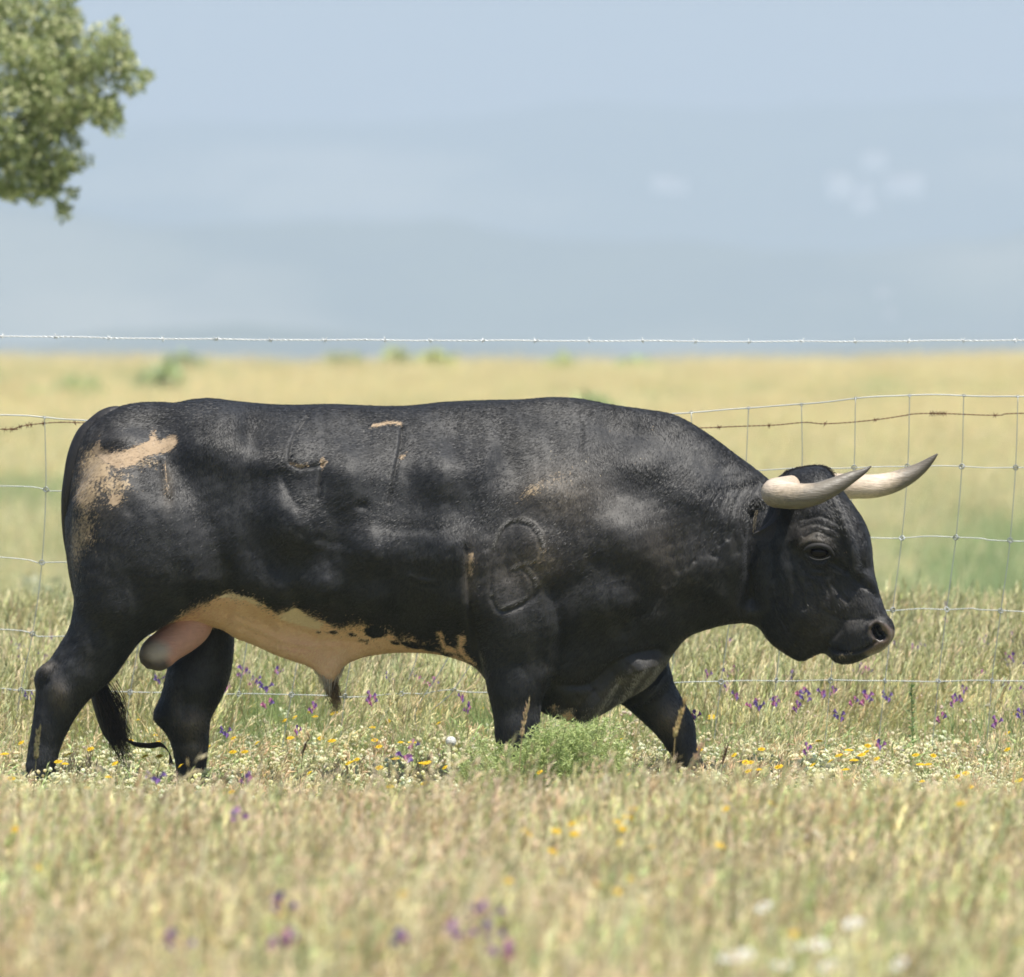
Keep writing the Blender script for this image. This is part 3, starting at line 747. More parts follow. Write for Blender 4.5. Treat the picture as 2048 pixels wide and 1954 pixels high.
def build_bull():
    field, gx, gz, gy = build_body_field(.0085)
    px, py, y, Q = surface_nets(field, gx, gz, gy)
    del field
    # keep the pieces with real size (drop any stray bits): all vertices are used by construction
    V = np.stack([(px - 1024) / PPM, y, H + (720 - py) / PPM], 1)
    me0 = mesh_np("body_base", V, Q)
    tmp = bpy.data.objects.new("body_base", me0); COL.objects.link(tmp)
    sm = tmp.modifiers.new("s", 'SMOOTH'); sm.factor = .5; sm.iterations = 2
    sb = tmp.modifiers.new("d", 'SUBSURF'); sb.levels = 1; sb.render_levels = 1
    dg = bpy.context.evaluated_depsgraph_get()
    me = bpy.data.meshes.new_from_object(tmp.evaluated_get(dg)); me.name = "body"
    bpy.data.objects.remove(tmp); bpy.data.meshes.remove(me0)
    n = len(me.vertices)
    co = np.empty(n * 3, np.float32); me.vertices.foreach_get('co', co); co = co.reshape(-1, 3)
    nr = np.empty(n * 3, np.float32); me.vertices.foreach_get('normal', nr); nr = nr.reshape(-1, 3)
    qx = co[:, 0] * PPM + 1024; qy = 720 + (H - co[:, 2]) * PPM
    side = np.clip(np.abs(nr[:, 1]) * 1.6 - .1, 0, 1)
    # far legs carry their own relief only on the side that faces their own silhouette
    h = relief(qx.astype(float), qy.astype(float))
    co += nr * (h * side)[:, None].astype(np.float32)
    me.vertices.foreach_set('co', co.ravel())
    def attr(name, v):
        a = me.attributes.new(name, 'FLOAT', 'POINT'); a.data.foreach_set('value', np.asarray(v, np.float32))
    def g(cx, cy, rx, ry, amp=1, ang=0):
        a = math.radians(ang); dx, dy = qx - cx, qy - cy
        return amp * np.exp(-(((dx*math.cos(a)+dy*math.sin(a))/rx)**2 + ((-dx*math.sin(a)+dy*math.cos(a))/ry)**2))
    bnd = [(330,1262),(360,1232),(400,1209),(433,1197),(466,1191),(509,1195),(532,1207),(559,1226),(572,1222),(592,1214),(618,1230),(651,1242),(681,1256),(698,1250),(731,1247),(750,1262),(777,1262),(797,1278),(826,1274),(846,1292),(879,1300),(905,1306),(930,1318),(960,1345),(990,1390)]
    by = np.interp(qx, [b[0] for b in bnd], [b[1] for b in bnd])
    w = np.clip((qy - by) / 14, -3, 3)
    inx = np.minimum(np.clip((qx - 345) / 14, -3, 3), np.clip((968 - qx) / 10, -3, 3))
    farleg = (co[:, 1] > .06) & (qy > 1255) & (qx < 480)
    w = np.minimum(w, inx); w[farleg] = -3; w = np.where((qy > 1400), -3, w)
    legs = (co[:, 1] < -.07) & (qx > 955); w[legs] = -3
    for q in ([(733,1256),(752,1254),(768,1262),(748,1270),(735,1264)], [(806,1284),(826,1284),(842,1292),(824,1292)], [(724,1280),(738,1280),(736,1285)]):
        w = np.minimum(w, -poly_sd(q, qx, qy, False) / 6 - .2)
    for (a, b, ra, rb) in ((706,1268,9,4),(752,1263,16,8),(790,1285,8,4),(824,1288,16,6),(862,1296,12,5),(893,1308,9,4),(668,1262,7,3),(640,1262,5,3)): w = w - 3.2 * g(a, b, ra, rb, 1, 12)
    wl = [[(876,1262),(884,1262),(892,1290),(915,1298),(918,1306),(890,1302)], [(920,1270),(932,1266),(934,1278),(926,1290),(940,1312),(950,1325),(936,1322),(918,1300)]]
    for q in ([(1120,1428),(1140,1415),(1150,1430),(1135,1442)], [(1100,1412),(1112,1408),(1110,1420)]): w = np.maximum(w, poly_sd(q, qx, qy, False) / 8 - .15)
    for q in wl: w = np.maximum(w, np.where(legs, -3, poly_sd(q, qx, qy, False) / 6 + .1))
    attr('white', np.clip(w, -2, 2))
    attr('pink', np.clip(g(380,1225,50,30) + g(600,1300,60,30,.5), 0, 1))
    bar = lambda pts, wd: (wd - line_d(pts, qx, qy, 2)) / 6
    wh = np.maximum.reduce([poly_sd([(440,1196),(466,1188),(509,1193),(530,1205),(518,1206),(490,1198),(460,1198)], qx, qy, False)/8,
        poly_sd([(559,1232),(575,1222),(592,1214),(618,1230),(650,1244),(640,1258),(600,1250),(575,1242)], qx, qy, False)/8])
    nearside = nr[:, 1] < -.02
    attr('whitehair', np.where(nearside, np.clip(wh, -2, 2), -2))
    M = [[(207,883),(190,897),(200,915),(215,925),(245,938),(275,930),(300,915),(330,908),(351,900),(364,883),(353,871),(321,880),(312,853),(300,884),(262,902),(228,908),(211,897)],
         [(225,1006),(231,990),(253,987),(249,1004),(236,1013)],
         [(797,916),(803,908),(815,910),(806,918)], [(940,1105),(948,1100),(944,1140),(938,1150)]]
    md = np.maximum.reduce([poly_sd(q, qx, qy, False) / 14 for q in M])
    md = np.maximum.reduce([md, bar([(745,850),(775,845),(806,848)], 3.2) - .12*np.abs(np.sin(qx*.45)), bar([(586,925),(600,931),(618,930)], 3) - .15*np.abs(np.sin(qx*.6)), poly_sd([(643,930),(646,918),(652,914),(655,922),(664,924),(657,930),(650,936)], qx, qy, False)/5])
    md = np.maximum(md, bar([(333,925),(337,988)], 3.2) - .35)
    attr('mud', np.where(nearside | (nr[:, 0] < -.3), np.clip(md, -2, 2), -2))
    sk = np.maximum.reduce([g(198,935,50,56,.70), g(182,985,44,56,.66), g(235,972,60,44,.56), g(185,1045,45,70,.46), g(290,928,60,20,.5), g(155,1080,25,110,.42)]) + g(170,1090,25,60,.2)
    sk = sk + g(1110,960,60,26,.37,-25) + g(1060,985,30,16,.36,-30) + g(1260,860,50,22,.26) + g(1340,890,30,22,.30) + g(1085,1100,12,26,.42) + g(1065,1122,8,6,.5) + g(1265,925,50,20,.24)
    sk = sk + g(1655,1112,9,8,.34) + g(1684,1105,6,8,.36) + g(1665,1128,10,6,.30) + g(1700,1303,20,8,.42) + g(1680,1310,14,8,.36) + g(895,1090,14,30,.22)
    attr('speck', np.where(nearside, sk, 0) + np.where(nearside, .06, 0))
    attr('fleck', np.where(nearside, np.clip(g(1100,970,110,90) + g(1250,900,140,80,.8) + g(700,930,180,80,.45) + g(200,1050,90,120,.7) + g(1080,1320,80,90,.5) + g(500,900,120,90,.3), 0, 1), 0))
    dust_light = g(1110,985,80,50,.38) + g(1075,1120,40,40,.55) + g(1180,1060,90,110,.12) + g(190,960,60,90,.35) + g(940,1140,12,50,.5) + g(1330,1100,60,80,.2) + g(1010,1140,60,80,.18) + g(1625,1080,40,26,.3) + g(1660,1230,80,60,.18) + .2*np.exp(-(line_d([(1165,1400),(1215,1376),(1260,1348),(1328,1322)], qx, qy, 3)/13)**2)*(co[:,1] < .02)
    dust_light = dust_light + g(340,970,12,40,.4) + g(122,1390,18,26,.6) + g(95,1330,18,14,.4) + g(384,1448,26,26,.9) + g(385,1500,22,26,.7) + g(1342,1440,28,32,.7) + g(1390,1530,24,30,.5) + g(350,1420,10,40,.35)  # knee and hock patches are sunlight put into the coat colour
    FL = [(1338,1318),(1300,1318),(1262,1328),(1228,1352),(1196,1385),(1168,1412),(1150,1450),(1190,1450),(1240,1412),(1290,1385),(1330,1350)]
    fur_and_light = np.where(co[:, 1] < .03, np.clip(poly_sd(FL, qx, qy) / 9 + .35, 0, 1), 0) * np.clip(.65 + .35*np.sin(qx*.21 + qy*.13), .2, 1)  # grey flap hair, lightened further to paint the sun falling on it
    fur_and_light = np.maximum(fur_and_light, .8 * np.clip(poly_sd([(1095,1412),(1112,1405),(1125,1412),(1150,1410),(1148,1432),(1128,1438),(1108,1428)], qx, qy) / 6 + .2, 0, 1))
    bl = [[(617,835),(596,866),(584,905),(584,924)], [(584,925),(605,935),(632,932),(650,926)], [(648,930),(645,962),(642,994)], [(805,858),(803,890),(795,930),(788,962),(781,1002)]]
    ring8 = [[(989,1093),(996,1066),(1015,1043),(1042,1036),(1066,1046),(1082,1069),(1087,1096),(1074,1116),(1052,1123)], [(1027,1133),(1046,1127),(1065,1142),(1074,1166),(1060,1188),(1033,1203),(1009,1210),(992,1199),(983,1184)]]
    brand_and_shade = np.zeros(n)
    for q in bl: brand_and_shade = np.maximum(brand_and_shade, np.exp(-(line_d(q, qx, qy)/2.6)**2))
    for q in ring8:
        brand_and_shade = np.maximum(brand_and_shade, .9*np.exp(-(line_d([(x + (4 if x < 1035 else -5), y + 6) for x, y in q], qx, qy)/4)**2))
        fur_and_light = np.maximum(fur_and_light, .55*np.exp(-(line_d([(x, y - 1) for x, y in q], qx, qy)/3.5)**2))
    brand_and_shade = np.maximum(brand_and_shade, .9*np.exp(-(line_d([(935,1095),(938,1165),(946,1230),(958,1300),(965,1350)], qx, qy)/4)**2))  # fold behind the shoulder: its shade darkened into the coat
    attr('dust_and_light', np.clip(dust_light, 0, 1))
    mz = poly_sd([(1733,1247),(1745,1236),(1762,1240),(1778,1246),(1795,1262),(1785,1295),(1760,1312),(1735,1312),(1722,1302),(1735,1290),(1740,1275),(1730,1262)], qx, qy) / 8
    attr('muzzle', np.clip(mz, 0, 1))
    attr('hole', np.clip(np.maximum(1.4 - np.hypot((qx - 1748) / 10, (qy - 1257) / 14), 1.4 - np.hypot((qx - 1757) / 12, (qy - 1269) / 9)), 0, 1) * 2.0)
    def surf_y(x, y, rad=5):
        m = (np.abs(qx - x) < rad) & (np.abs(qy - y) < rad); return float(co[m, 1].min())
    me.materials.append(hide_material())
    me.polygons.foreach_set('use_smooth', np.ones(len(me.polygons), bool))
    me.update()
    bull = empty("bull", (0, 0, 0), "large black fighting bull with pale belly walking right through the flowering grass", "bull")
    body = obj("body", me, bull)

    build_coat(co, nr, qx, qy, dict(white=w, wh=wh, md=md, sk=sk, dust_light=dust_light, mz=mz, fur_and_light=fur_and_light, brand_and_shade=brand_and_shade), bull)

    def W(p): return P(p[0], p[1], 0)[0], p[2], P(p[0], p[1], 0)[2]
    # horns
    def horn_mat():
        m, nt, out = new_mat("horn")
        at = nd(nt, 'ShaderNodeAttribute', attribute_name='Col'); g_ = nd(nt, 'ShaderNodeNewGeometry')
        n1 = noise(nt, 1, 5, .7, g_.outputs['Position'], (70, 70, 70)); n2 = noise(nt, 1, 3, .6, g_.outputs['Position'], (30, 60, 260))
        sep = nd(nt, 'ShaderNodeSeparateColor'); nt.links.new(at.outputs['Color'], sep.inputs[0])
        t = math_n(nt, 'ADD', sep.outputs[0], math_n(nt, 'MULTIPLY', math_n(nt, 'SUBTRACT', n1.outputs[0], .5), .22))
        r = ramp(nt, [(0, (.60, .48, .35)), (.30, (.74, .62, .49)), (.42, (.46, .38, .28)), (.52, (.22, .195, .155)), (.80, (.12, .11, .09)), (1, (.035, .032, .032))])
        nt.links.new(t, r.inputs[0])
        st = ramp(nt, [(.42, (0, 0, 0)), (.66, (1, 1, 1))]); nt.links.new(n2.outputs[0], st.inputs[0])
        c = mix_col(nt, math_n(nt, 'MULTIPLY', st.outputs[0], .55), r.outputs[0], mix_col(nt, .6, r.outputs[0], (.12, .085, .06)))
        b = nd(nt, 'ShaderNodeBsdfPrincipled'); b.inputs['Roughness'].default_value = .42
        nt.links.new(c, b.inputs['Base Color'])
        bp = nd(nt, 'ShaderNodeBump'); bp.inputs['Strength'].default_value = .9; bp.inputs['Distance'].default_value = .0025
        nt.links.new(n2.outputs[0], bp.inputs['Height']); nt.links.new(bp.outputs[0], b.inputs['Normal'])
        nt.links.new(b.outputs[0], out.inputs[0]); return m
    HM = horn_mat()
    def horn(pts, lab, bias, sh):
        s = spline([W(p[:3]) for p in pts], 8); r = spline([(p[3], 0) for p in pts], 8)[:, 0] / PPM
        r = np.maximum(r, .001)
        V, Fs = tube_arrays(s, r, 20)
        n = len(s); t = np.linspace(0, 1, n)
        # lit top and shaded underside painted into the horn colour
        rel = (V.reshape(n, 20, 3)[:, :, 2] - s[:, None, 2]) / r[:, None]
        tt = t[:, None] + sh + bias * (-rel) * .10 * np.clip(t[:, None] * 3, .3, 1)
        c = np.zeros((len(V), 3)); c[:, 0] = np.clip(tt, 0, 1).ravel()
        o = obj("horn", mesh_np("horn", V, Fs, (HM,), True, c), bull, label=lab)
        return o
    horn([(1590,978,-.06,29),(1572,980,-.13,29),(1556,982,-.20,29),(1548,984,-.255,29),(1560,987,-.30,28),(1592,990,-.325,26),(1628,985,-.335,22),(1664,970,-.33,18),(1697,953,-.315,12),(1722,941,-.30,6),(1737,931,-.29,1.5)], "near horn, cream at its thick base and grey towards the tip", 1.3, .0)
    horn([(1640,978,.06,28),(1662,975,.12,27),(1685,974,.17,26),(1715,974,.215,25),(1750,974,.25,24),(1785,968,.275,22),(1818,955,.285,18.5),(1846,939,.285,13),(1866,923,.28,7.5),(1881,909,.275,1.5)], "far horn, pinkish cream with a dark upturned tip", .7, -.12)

    # eyes
    me_ = plain_mat("dark_eye", (.010, .006, .004), .07, 0, .1, 10, 0.0, .25)
    def ellip(c, r, nu=16, nv=10):
        V = []; Fs = []
        for i in range(nv + 1):
            for j in range(nu):
                a = math.pi * i / nv; b = 2 * math.pi * j / nu
                V.append((c[0] + r[0]*math.sin(a)*math.cos(b), c[1] + r[1]*math.sin(a)*math.sin(b), c[2] + r[2]*math.cos(a)))
        for i in range(nv):
            for j in range(nu):
                Fs.append([i*nu+j, (i+1)*nu+j, (i+1)*nu+(j+1)%nu, i*nu+(j+1)%nu])
        return V, Fs
    ring = float(np.mean([surf_y(1636 + 34*math.cos(a), 1102 + 26*math.sin(a)) for a in np.linspace(0, 6.28, 9)[:-1]]))
    for yy, xx in ((ring + .004, 1636), (.075, 1712)):
        x, _, z = P(xx, 1102); V, Fs = ellip((x, yy, z), (.027, .018, .0175))
        obj("eye", mesh_np("eye", V, Fs, (me_,), True), bull)
    # eyelids: folded rims over and under the near eye
    HIDE = plain_mat("bare_black_skin", (.014, .013, .013), .7, 0, .4, 60, .5)
    lid = MB()
    for pts, r in (([(1604,1101),(1616,1092),(1636,1089),(1654,1095),(1665,1110)], .0085), ([(1611,1106),(1621,1115),(1637,1118),(1652,1114),(1660,1109)], .0022)):
        s = spline([P(a, b) for a, b in pts], 5); s[:, 1] = ring - .010 - .010 * np.sin(np.linspace(0, math.pi, len(s)))
        V, Fs = tube_arrays(s, r * (.4 + .6 * np.sin(np.linspace(.15, math.pi - .15, len(s)))), 8); lid.add(V, Fs, (0, 0, 0))
    obj("eyelid", lid.mesh("eyelid", HIDE, True), bull)
    # ears: hanging cupped leaves, the near one under the near horn
    EAR = plain_mat("ear_hair", (.024, .022, .021), .7, 0, .5, 90, .8)
    def ear(base, tip, nrm, wid, nm="ear"):
        base, tip, nrm = Vector(base), Vector(tip), Vector(nrm).normalized()
        ax = (tip - base); ln_ = ax.length; ax.normalize(); sd = ax.cross(nrm).normalized()
        nu, nv = 14, 11; V = []; Fs = []
        for layer in (0, 1):
            for i in range(nu):
                t = i / (nu - 1); wv = wid * (math.sin(math.pi * (t * .86 + .12)) ** .75) * (1 - .15 * t)
                for j in range(nv):
                    s_ = j / (nv - 1) * 2 - 1
                    cup = (s_ * s_) * wv * .75
                    p = base + ax * (t * ln_) + sd * (s_ * wv) + nrm * (cup - layer * .007 * (1 - abs(s_) ** 4) * (1 - t ** 4) + .02 * math.sin(t * 3))
                    V.append(tuple(p))
        o_ = nu * nv
        for i in range(nu - 1):
            for j in range(nv - 1):
                a = i*nv+j; Fs.append([a, a+1, a+nv+1, a+nv]); Fs.append([o_+a, o_+a+nv, o_+a+nv+1, o_+a+1])
        return obj(nm, mesh_np(nm, V, Fs, (EAR,), True), bull)
    e1 = ear(W((1552,1016,-.14)), W((1500,1066,-.27)), (.45, -.55, -.5), .040)
    e2 = ear(W((1600,1010,.12)), W((1590,1030,.28)), (.3, .4, -.6), .05)
    # testicles
    m, nt, out = new_mat("scrotal_skin")
    g_ = nd(nt, 'ShaderNodeNewGeometry'); b = nd(nt, 'ShaderNodeBsdfPrincipled'); at = nd(nt, 'ShaderNodeAttribute', attribute_name='Col')
    nz = noise(nt, 60, 4, .6, g_.outputs['Position'])
    nt.links.new(mix_col(nt, math_n(nt, 'MULTIPLY', nz.outputs[0], .4), at.outputs['Color'], (.25, .17, .15)), b.inputs['Base Color']); b.inputs['Roughness'].default_value = .6
    bp = nd(nt, 'ShaderNodeBump'); bp.inputs['Strength'].default_value = .8; bp.inputs['Distance'].default_value = .004; nz2 = noise(nt, 1, 4, .6, g_.outputs['Position'], (25, 60, 120)); nt.links.new(nz2.outputs[0], bp.inputs['Height']); nt.links.new(bp.outputs[0], b.inputs['Normal'])
    nt.links.new(b.outputs[0], out.inputs[0]); SK = m
    path = spline([(392,1232,0,40),(380,1252,0,42),(358,1272,-.01,40),(336,1290,-.02,36),(320,1303,-.03,36),(306,1314,-.035,33),(296,1322,-.035,25),(288,1330,-.035,10)], 7)
    V, Fs = tube_arrays([W(p) for p in path], np.maximum(path[:, 3], 3) / PPM, 22)
    t = np.repeat(np.linspace(0, 1, len(path)), 22); qx_, qz_ = V[:, 0]*PPM+1024, 720+(H-V[:, 2])*PPM
    c = np.empty((len(V), 3)); c[:] = (.74, .40, .33)
    k = np.clip((t - .55) / .1, 0, 1)[:, None]; c = c * (1 - k) + np.array((.085, .075, .08)) * k
    q = np.clip(1.8 - np.hypot((qx_ - 313) / 20, (qz_ - 1300) / 15), 0, 1)[:, None] * (t > .45)[:, None]; c = c * (1 - q) + np.array((.62, .54, .46)) * q  # pale ellipse painted for the sunlit spot on the skin
    obj("scrotum", mesh_np("scrotum", V, Fs, (SK,), True, c), bull)
    # hair strands helper
    def strands(spec, name, mat, col, par=bull, sides=3):
        mb = MB()
        for pts, r in spec:
            s = spline(pts, 4); V, Fs = tube_arrays(s, r * np.linspace(1, .15, len(s)), sides, False); 
            mb.add(V, Fs, np.array(col) * random.uniform(.6, 1.5))
        return obj(name, mb.mesh(name, mat, True), par)
    HAIR = veg_mat("coarse_hair", .15, 0, 0, .5)
    sp = []
    for k in range(150):
        x0 = random.uniform(647, 672); y0 = random.uniform(1345, 1368); yo = random.gauss(0, .010)
        dx = (x0 - 660) * .5; L_ = random.uniform(35, 72)
        sp.append(([W((x0, y0, yo)), W((x0 + dx*.4 + 4 + random.uniform(-2, 2), y0 + L_*.4, yo)), W((664 + dx + 8 + random.uniform(-6, 7), y0 + L_*.75, yo*1.3)), W((668 + dx + random.uniform(-12, 16), y0 + L_, yo*1.5))], random.uniform(.0007, .0013)))
    strands(sp, "sheath_hair", HAIR, (.26, .17, .08))
    sp = []
    for k in range(200):
        x0 = random.uniform(622, 694); y0 = np.interp(x0, [622, 655, 662, 694], [1332, 1362, 1362, 1326]) - 4; yo = random.uniform(-.045, .03) * (1 - abs(x0 - 660)/45); L_ = random.uniform(18, 40)
        sp.append(([W((x0, y0, yo)), W((x0*.8 + 660*.2, y0 + L_*.5, yo)), W((x0 * .6 + 662*.4 + random.uniform(-4, 4), y0 + L_, yo))], random.uniform(.0007, .0012)))
    strands(sp, "sheath_hair", HAIR, (.74, .66, .54))
    # tail and its switch
    tp = spline([(270,836,-.0,8),(240,832,-.01,20),(214,838,-.012,22),(190,856,-.012,22),(172,874,-.015,22),(155,910,-.02,20),(145,955,-.02,18),(138,1005,-.01,16),(140,1080,.02,14),(160,1180,.04,13),(176,1280,.04,13),(186,1360,.03,13),(200,1410,.02,15),(215,1460,.02,13),(232,1490,.02,8)], 6)
    V, Fs = tube_arrays([W(p) for p in tp], tp[:, 3] / PPM, 14)
    TAILM = plain_mat("tail_hide", (.017, .016, .017), .55, 0, .5, 70, .9)
    tail = obj("tail", mesh_np("tail", V, Fs, (TAILM,), True), bull)
    sp = []
    for k in range(420):
        a = random.random(); x0 = 188 + 26*a + random.uniform(-7, 16); y0 = 1350 + 75*a + random.uniform(-15, 15); yo = random.gauss(.02, .02)
        e = random.uniform(.5, 1)
        sp.append(([W((x0, y0, yo)), W((x0 + 10 + random.uniform(-8, 12), y0 + 45*e, yo)), W((x0 + 24 + random.uniform(-12, 14), y0 + 90*e, yo)), W((x0 + 34 + random.uniform(-16, 20), y0 + 130*e, yo + random.uniform(-.01, .01)))], random.uniform(.0009, .0022)))
    for k in range(26):
        x0 = random.uniform(218, 236); y0 = random.uniform(1360, 1400); yo = random.gauss(.0, .02)
        sp.append(([W((x0, y0, yo)), W((x0 + 16, y0 + 30, yo)), W((x0 + 18 + random.uniform(-6, 10), y0 + 65, yo)), W((x0 + 26 + random.uniform(-10, 20), y0 + 100, yo))], random.uniform(.0008, .0014)))
    for k in range(60):
        q = random.uniform(-5, 5); yo = random.gauss(.02, .012)
        sp.append(([W((236+q, 1462+q, yo)), W((262+q, 1486+q, yo)), W((296+q*.6, 1492+q, yo)), W((322+q*.5, 1490+q, yo)), W((338+q*.3, 1506+q*.5, yo)), W((342+random.uniform(-5, 5), 1530, yo))], random.uniform(.0010, .0020)))
    strands(sp, "tail_hair", HAIR, (.035, .024, .016), tail)
    sp = []
    for k in range(260):
        t_ = random.random(); i = int(t_ * 36); x0, y0 = tp[i, 0] , tp[i, 1]
        q = random.uniform(-1, 1); L_ = random.uniform(6, 16)
        nx_, ny_ = -.75, -.5 + t_ * .6
        sp.append(([W((x0 + nx_*tp[i, 3]*.8, y0 + ny_*tp[i, 3]*.8, -.01 + q*.02)), W((x0 + nx_*(tp[i, 3]+3) - 2, y0 + ny_*(tp[i, 3]+3) + 5, -.01 + q*.03)), W((x0 + nx_*(tp[i, 3]+2) - 3, y0 + ny_*tp[i, 3] + 6 + L_, -.01 + q*.03))], .0011))
    strands(sp, "tail_hair", HAIR, (.03, .026, .026), tail)
    sp = []
    for k in range(22):
        y0 = random.uniform(1014, 1056); x0 = 1510 - (y0 - 1014)*.08 + random.uniform(-3, 3)
        sp.append(([W((x0, y0, -.255)), W((x0 - 2, y0 + 5, -.262)), W((x0 - 1 + random.uniform(-3, 4), y0 + 12, -.265))], .0009))
    strands(sp, 'ear_fringe', HAIR, (.22, .18, .11))
    # curly poll hair between the horns
    sp = []
    for k in range(2600):
        u, v = random.random(), random.uniform(-1, 1)
        x0 = 1566 + 100*u; top = np.interp(x0, [1561,1576,1599,1623,1643,1654,1667,1680], [955,944,938,934,935,941,957,976])
        y0 = top + 4 + (abs(v) ** 1.6) * 42; yo = -.03 + v * .095
        dx, dz = random.uniform(-5, 9), random.uniform(-3, 10)
        sp.append(([W((x0, y0, yo)), W((x0 + dx*.5, y0 - 9, yo - .006*np.sign(-v))), W((x0 + dx*1.2, y0 - 7 + dz*.6, yo + v*.016)), W((x0 + dx*1.3, y0 + dz, yo + v*.016))], .0012))
    strands(sp, "forelock", HAIR, (.026, .024, .026))
    # pale fringe on the dewlap
    sp = []
    for k in range(420):
        t_ = random.random(); x0 = np.interp(t_, [0, .3, .6, 1], [1110, 1185, 1240, 1322]); y0 = np.interp(t_, [0, .3, .6, 1], [1430, 1428, 1398, 1342])
        yo = random.uniform(-.035, .02); L_ = random.uniform(6, 18)
        sp.append(([W((x0, y0 - 10, yo)), W((x0 - 3, y0, yo - .003)), W((x0 - 6 + random.uniform(-3, 3), y0 + L_*.6, yo)),], .0010))
    strands(sp, "dewlap_hair", HAIR, (.07, .065, .06))
    # hooves
    HOOF = plain_mat("hoof_horn", (.035, .03, .027), .5, 0, .3, 40, .3)
    for cx, cy_, yo in ((70, 1640, -.15), (378, 1640, .16), (1034, 1640, -.17), (1414, 1640, .13)):
        for s_ in (-1, 1):
            x, _, z = P(cx, cy_); V = []; Fs = []
            prof = [(0, .050, .026), (.03, .046, .025), (.055, .040, .022), (.065, .032, .018)]
            for zz, a, b_ in prof:
                for j in range(14):
                    th = 2*math.pi*j/14
                    V.append((x + .012 - zz*.25 + a*1.15*math.cos(th), yo + s_*.029 + b_*math.sin(th), .001 + zz))
            for i in range(3):
                for j in range(14): Fs.append([i*14+j, i*14+(j+1)%14, (i+1)*14+(j+1)%14, (i+1)*14+j])
            Fs.append(list(range(14))[::-1]); Fs.append([42+j for j in range(14)])
            obj("hoof", mesh_np("hoof", V, Fs, (HOOF,), True), bull)
    return bull
build_bull()

# ------------------------------------------------------------------ wire fence behind the bull
def interp_pts(pts, x):
    return np.interp(x, [p[0] for p in pts], [p[1] for p in pts])
ROWS = [
 [(-500,824),(0,830),(89,835),(190,842),(700,850),(1250,834),(1357,826),(1498,816),(1604,809),(1713,796),(1819,791),(1935,791),(2042,793),(2500,800)],
 [(-500,962),(0,971),(92,979),(135,983),(700,990),(1500,942),(1698,935),(1817,933),(1924,933),(2032,935),(2500,940)],
 [(-500,1103),(0,1115),(81,1125),(135,1125),(800,1130),(1650,1072),(1738,1074),(1804,1076),(1860,1073),(1913,1075),(1970,1078),(2023,1081),(2500,1085)],
 [(-500,1252),(0,1260),(65,1268),(140,1272),(800,1265),(1650,1222),(1740,1220),(1787,1220),(1840,1217),(1894,1219),(1950,1217),(2002,1222),(2500,1225)],
 [(-500,1370),(0,1378),(43,1381),(600,1390),(700,1393),(802,1388),(850,1388),(870,1383),(908,1380),(970,1384),(1300,1368),(1535,1361),(1770,1362),(1989,1362),(2500,1365)],
 [(-500,1500),(500,1505),(850,1508),(1429,1497),(1537,1501),(1755,1504),(1975,1505),(2500,1505)],
 [(-500,1602),(1000,1606),(2500,1602)]]
YF = 2.5
def wire_path(pts, Y, step=14, wob=.9, seed=0):
    r = np.random.default_rng(seed)
    s = spline(pts, 12); L = np.concatenate([[0], np.cumsum(np.hypot(*np.diff(s, axis=0).T))])
    t = np.arange(0, L[-1], step); x = np.interp(t, L, s[:, 0]); y = np.interp(t, L, s[:, 1])
    ph = r.uniform(0, 6.28, 4)
    y = y + wob * (np.sin(t / 46 + ph[0]) + .6 * np.sin(t / 23 + ph[1])); x = x + wob * .5 * np.sin(t / 61 + ph[2])
    return np.array([P(a, b, Y + .004 * math.sin(a / 57.)) for a, b in zip(x, y)])

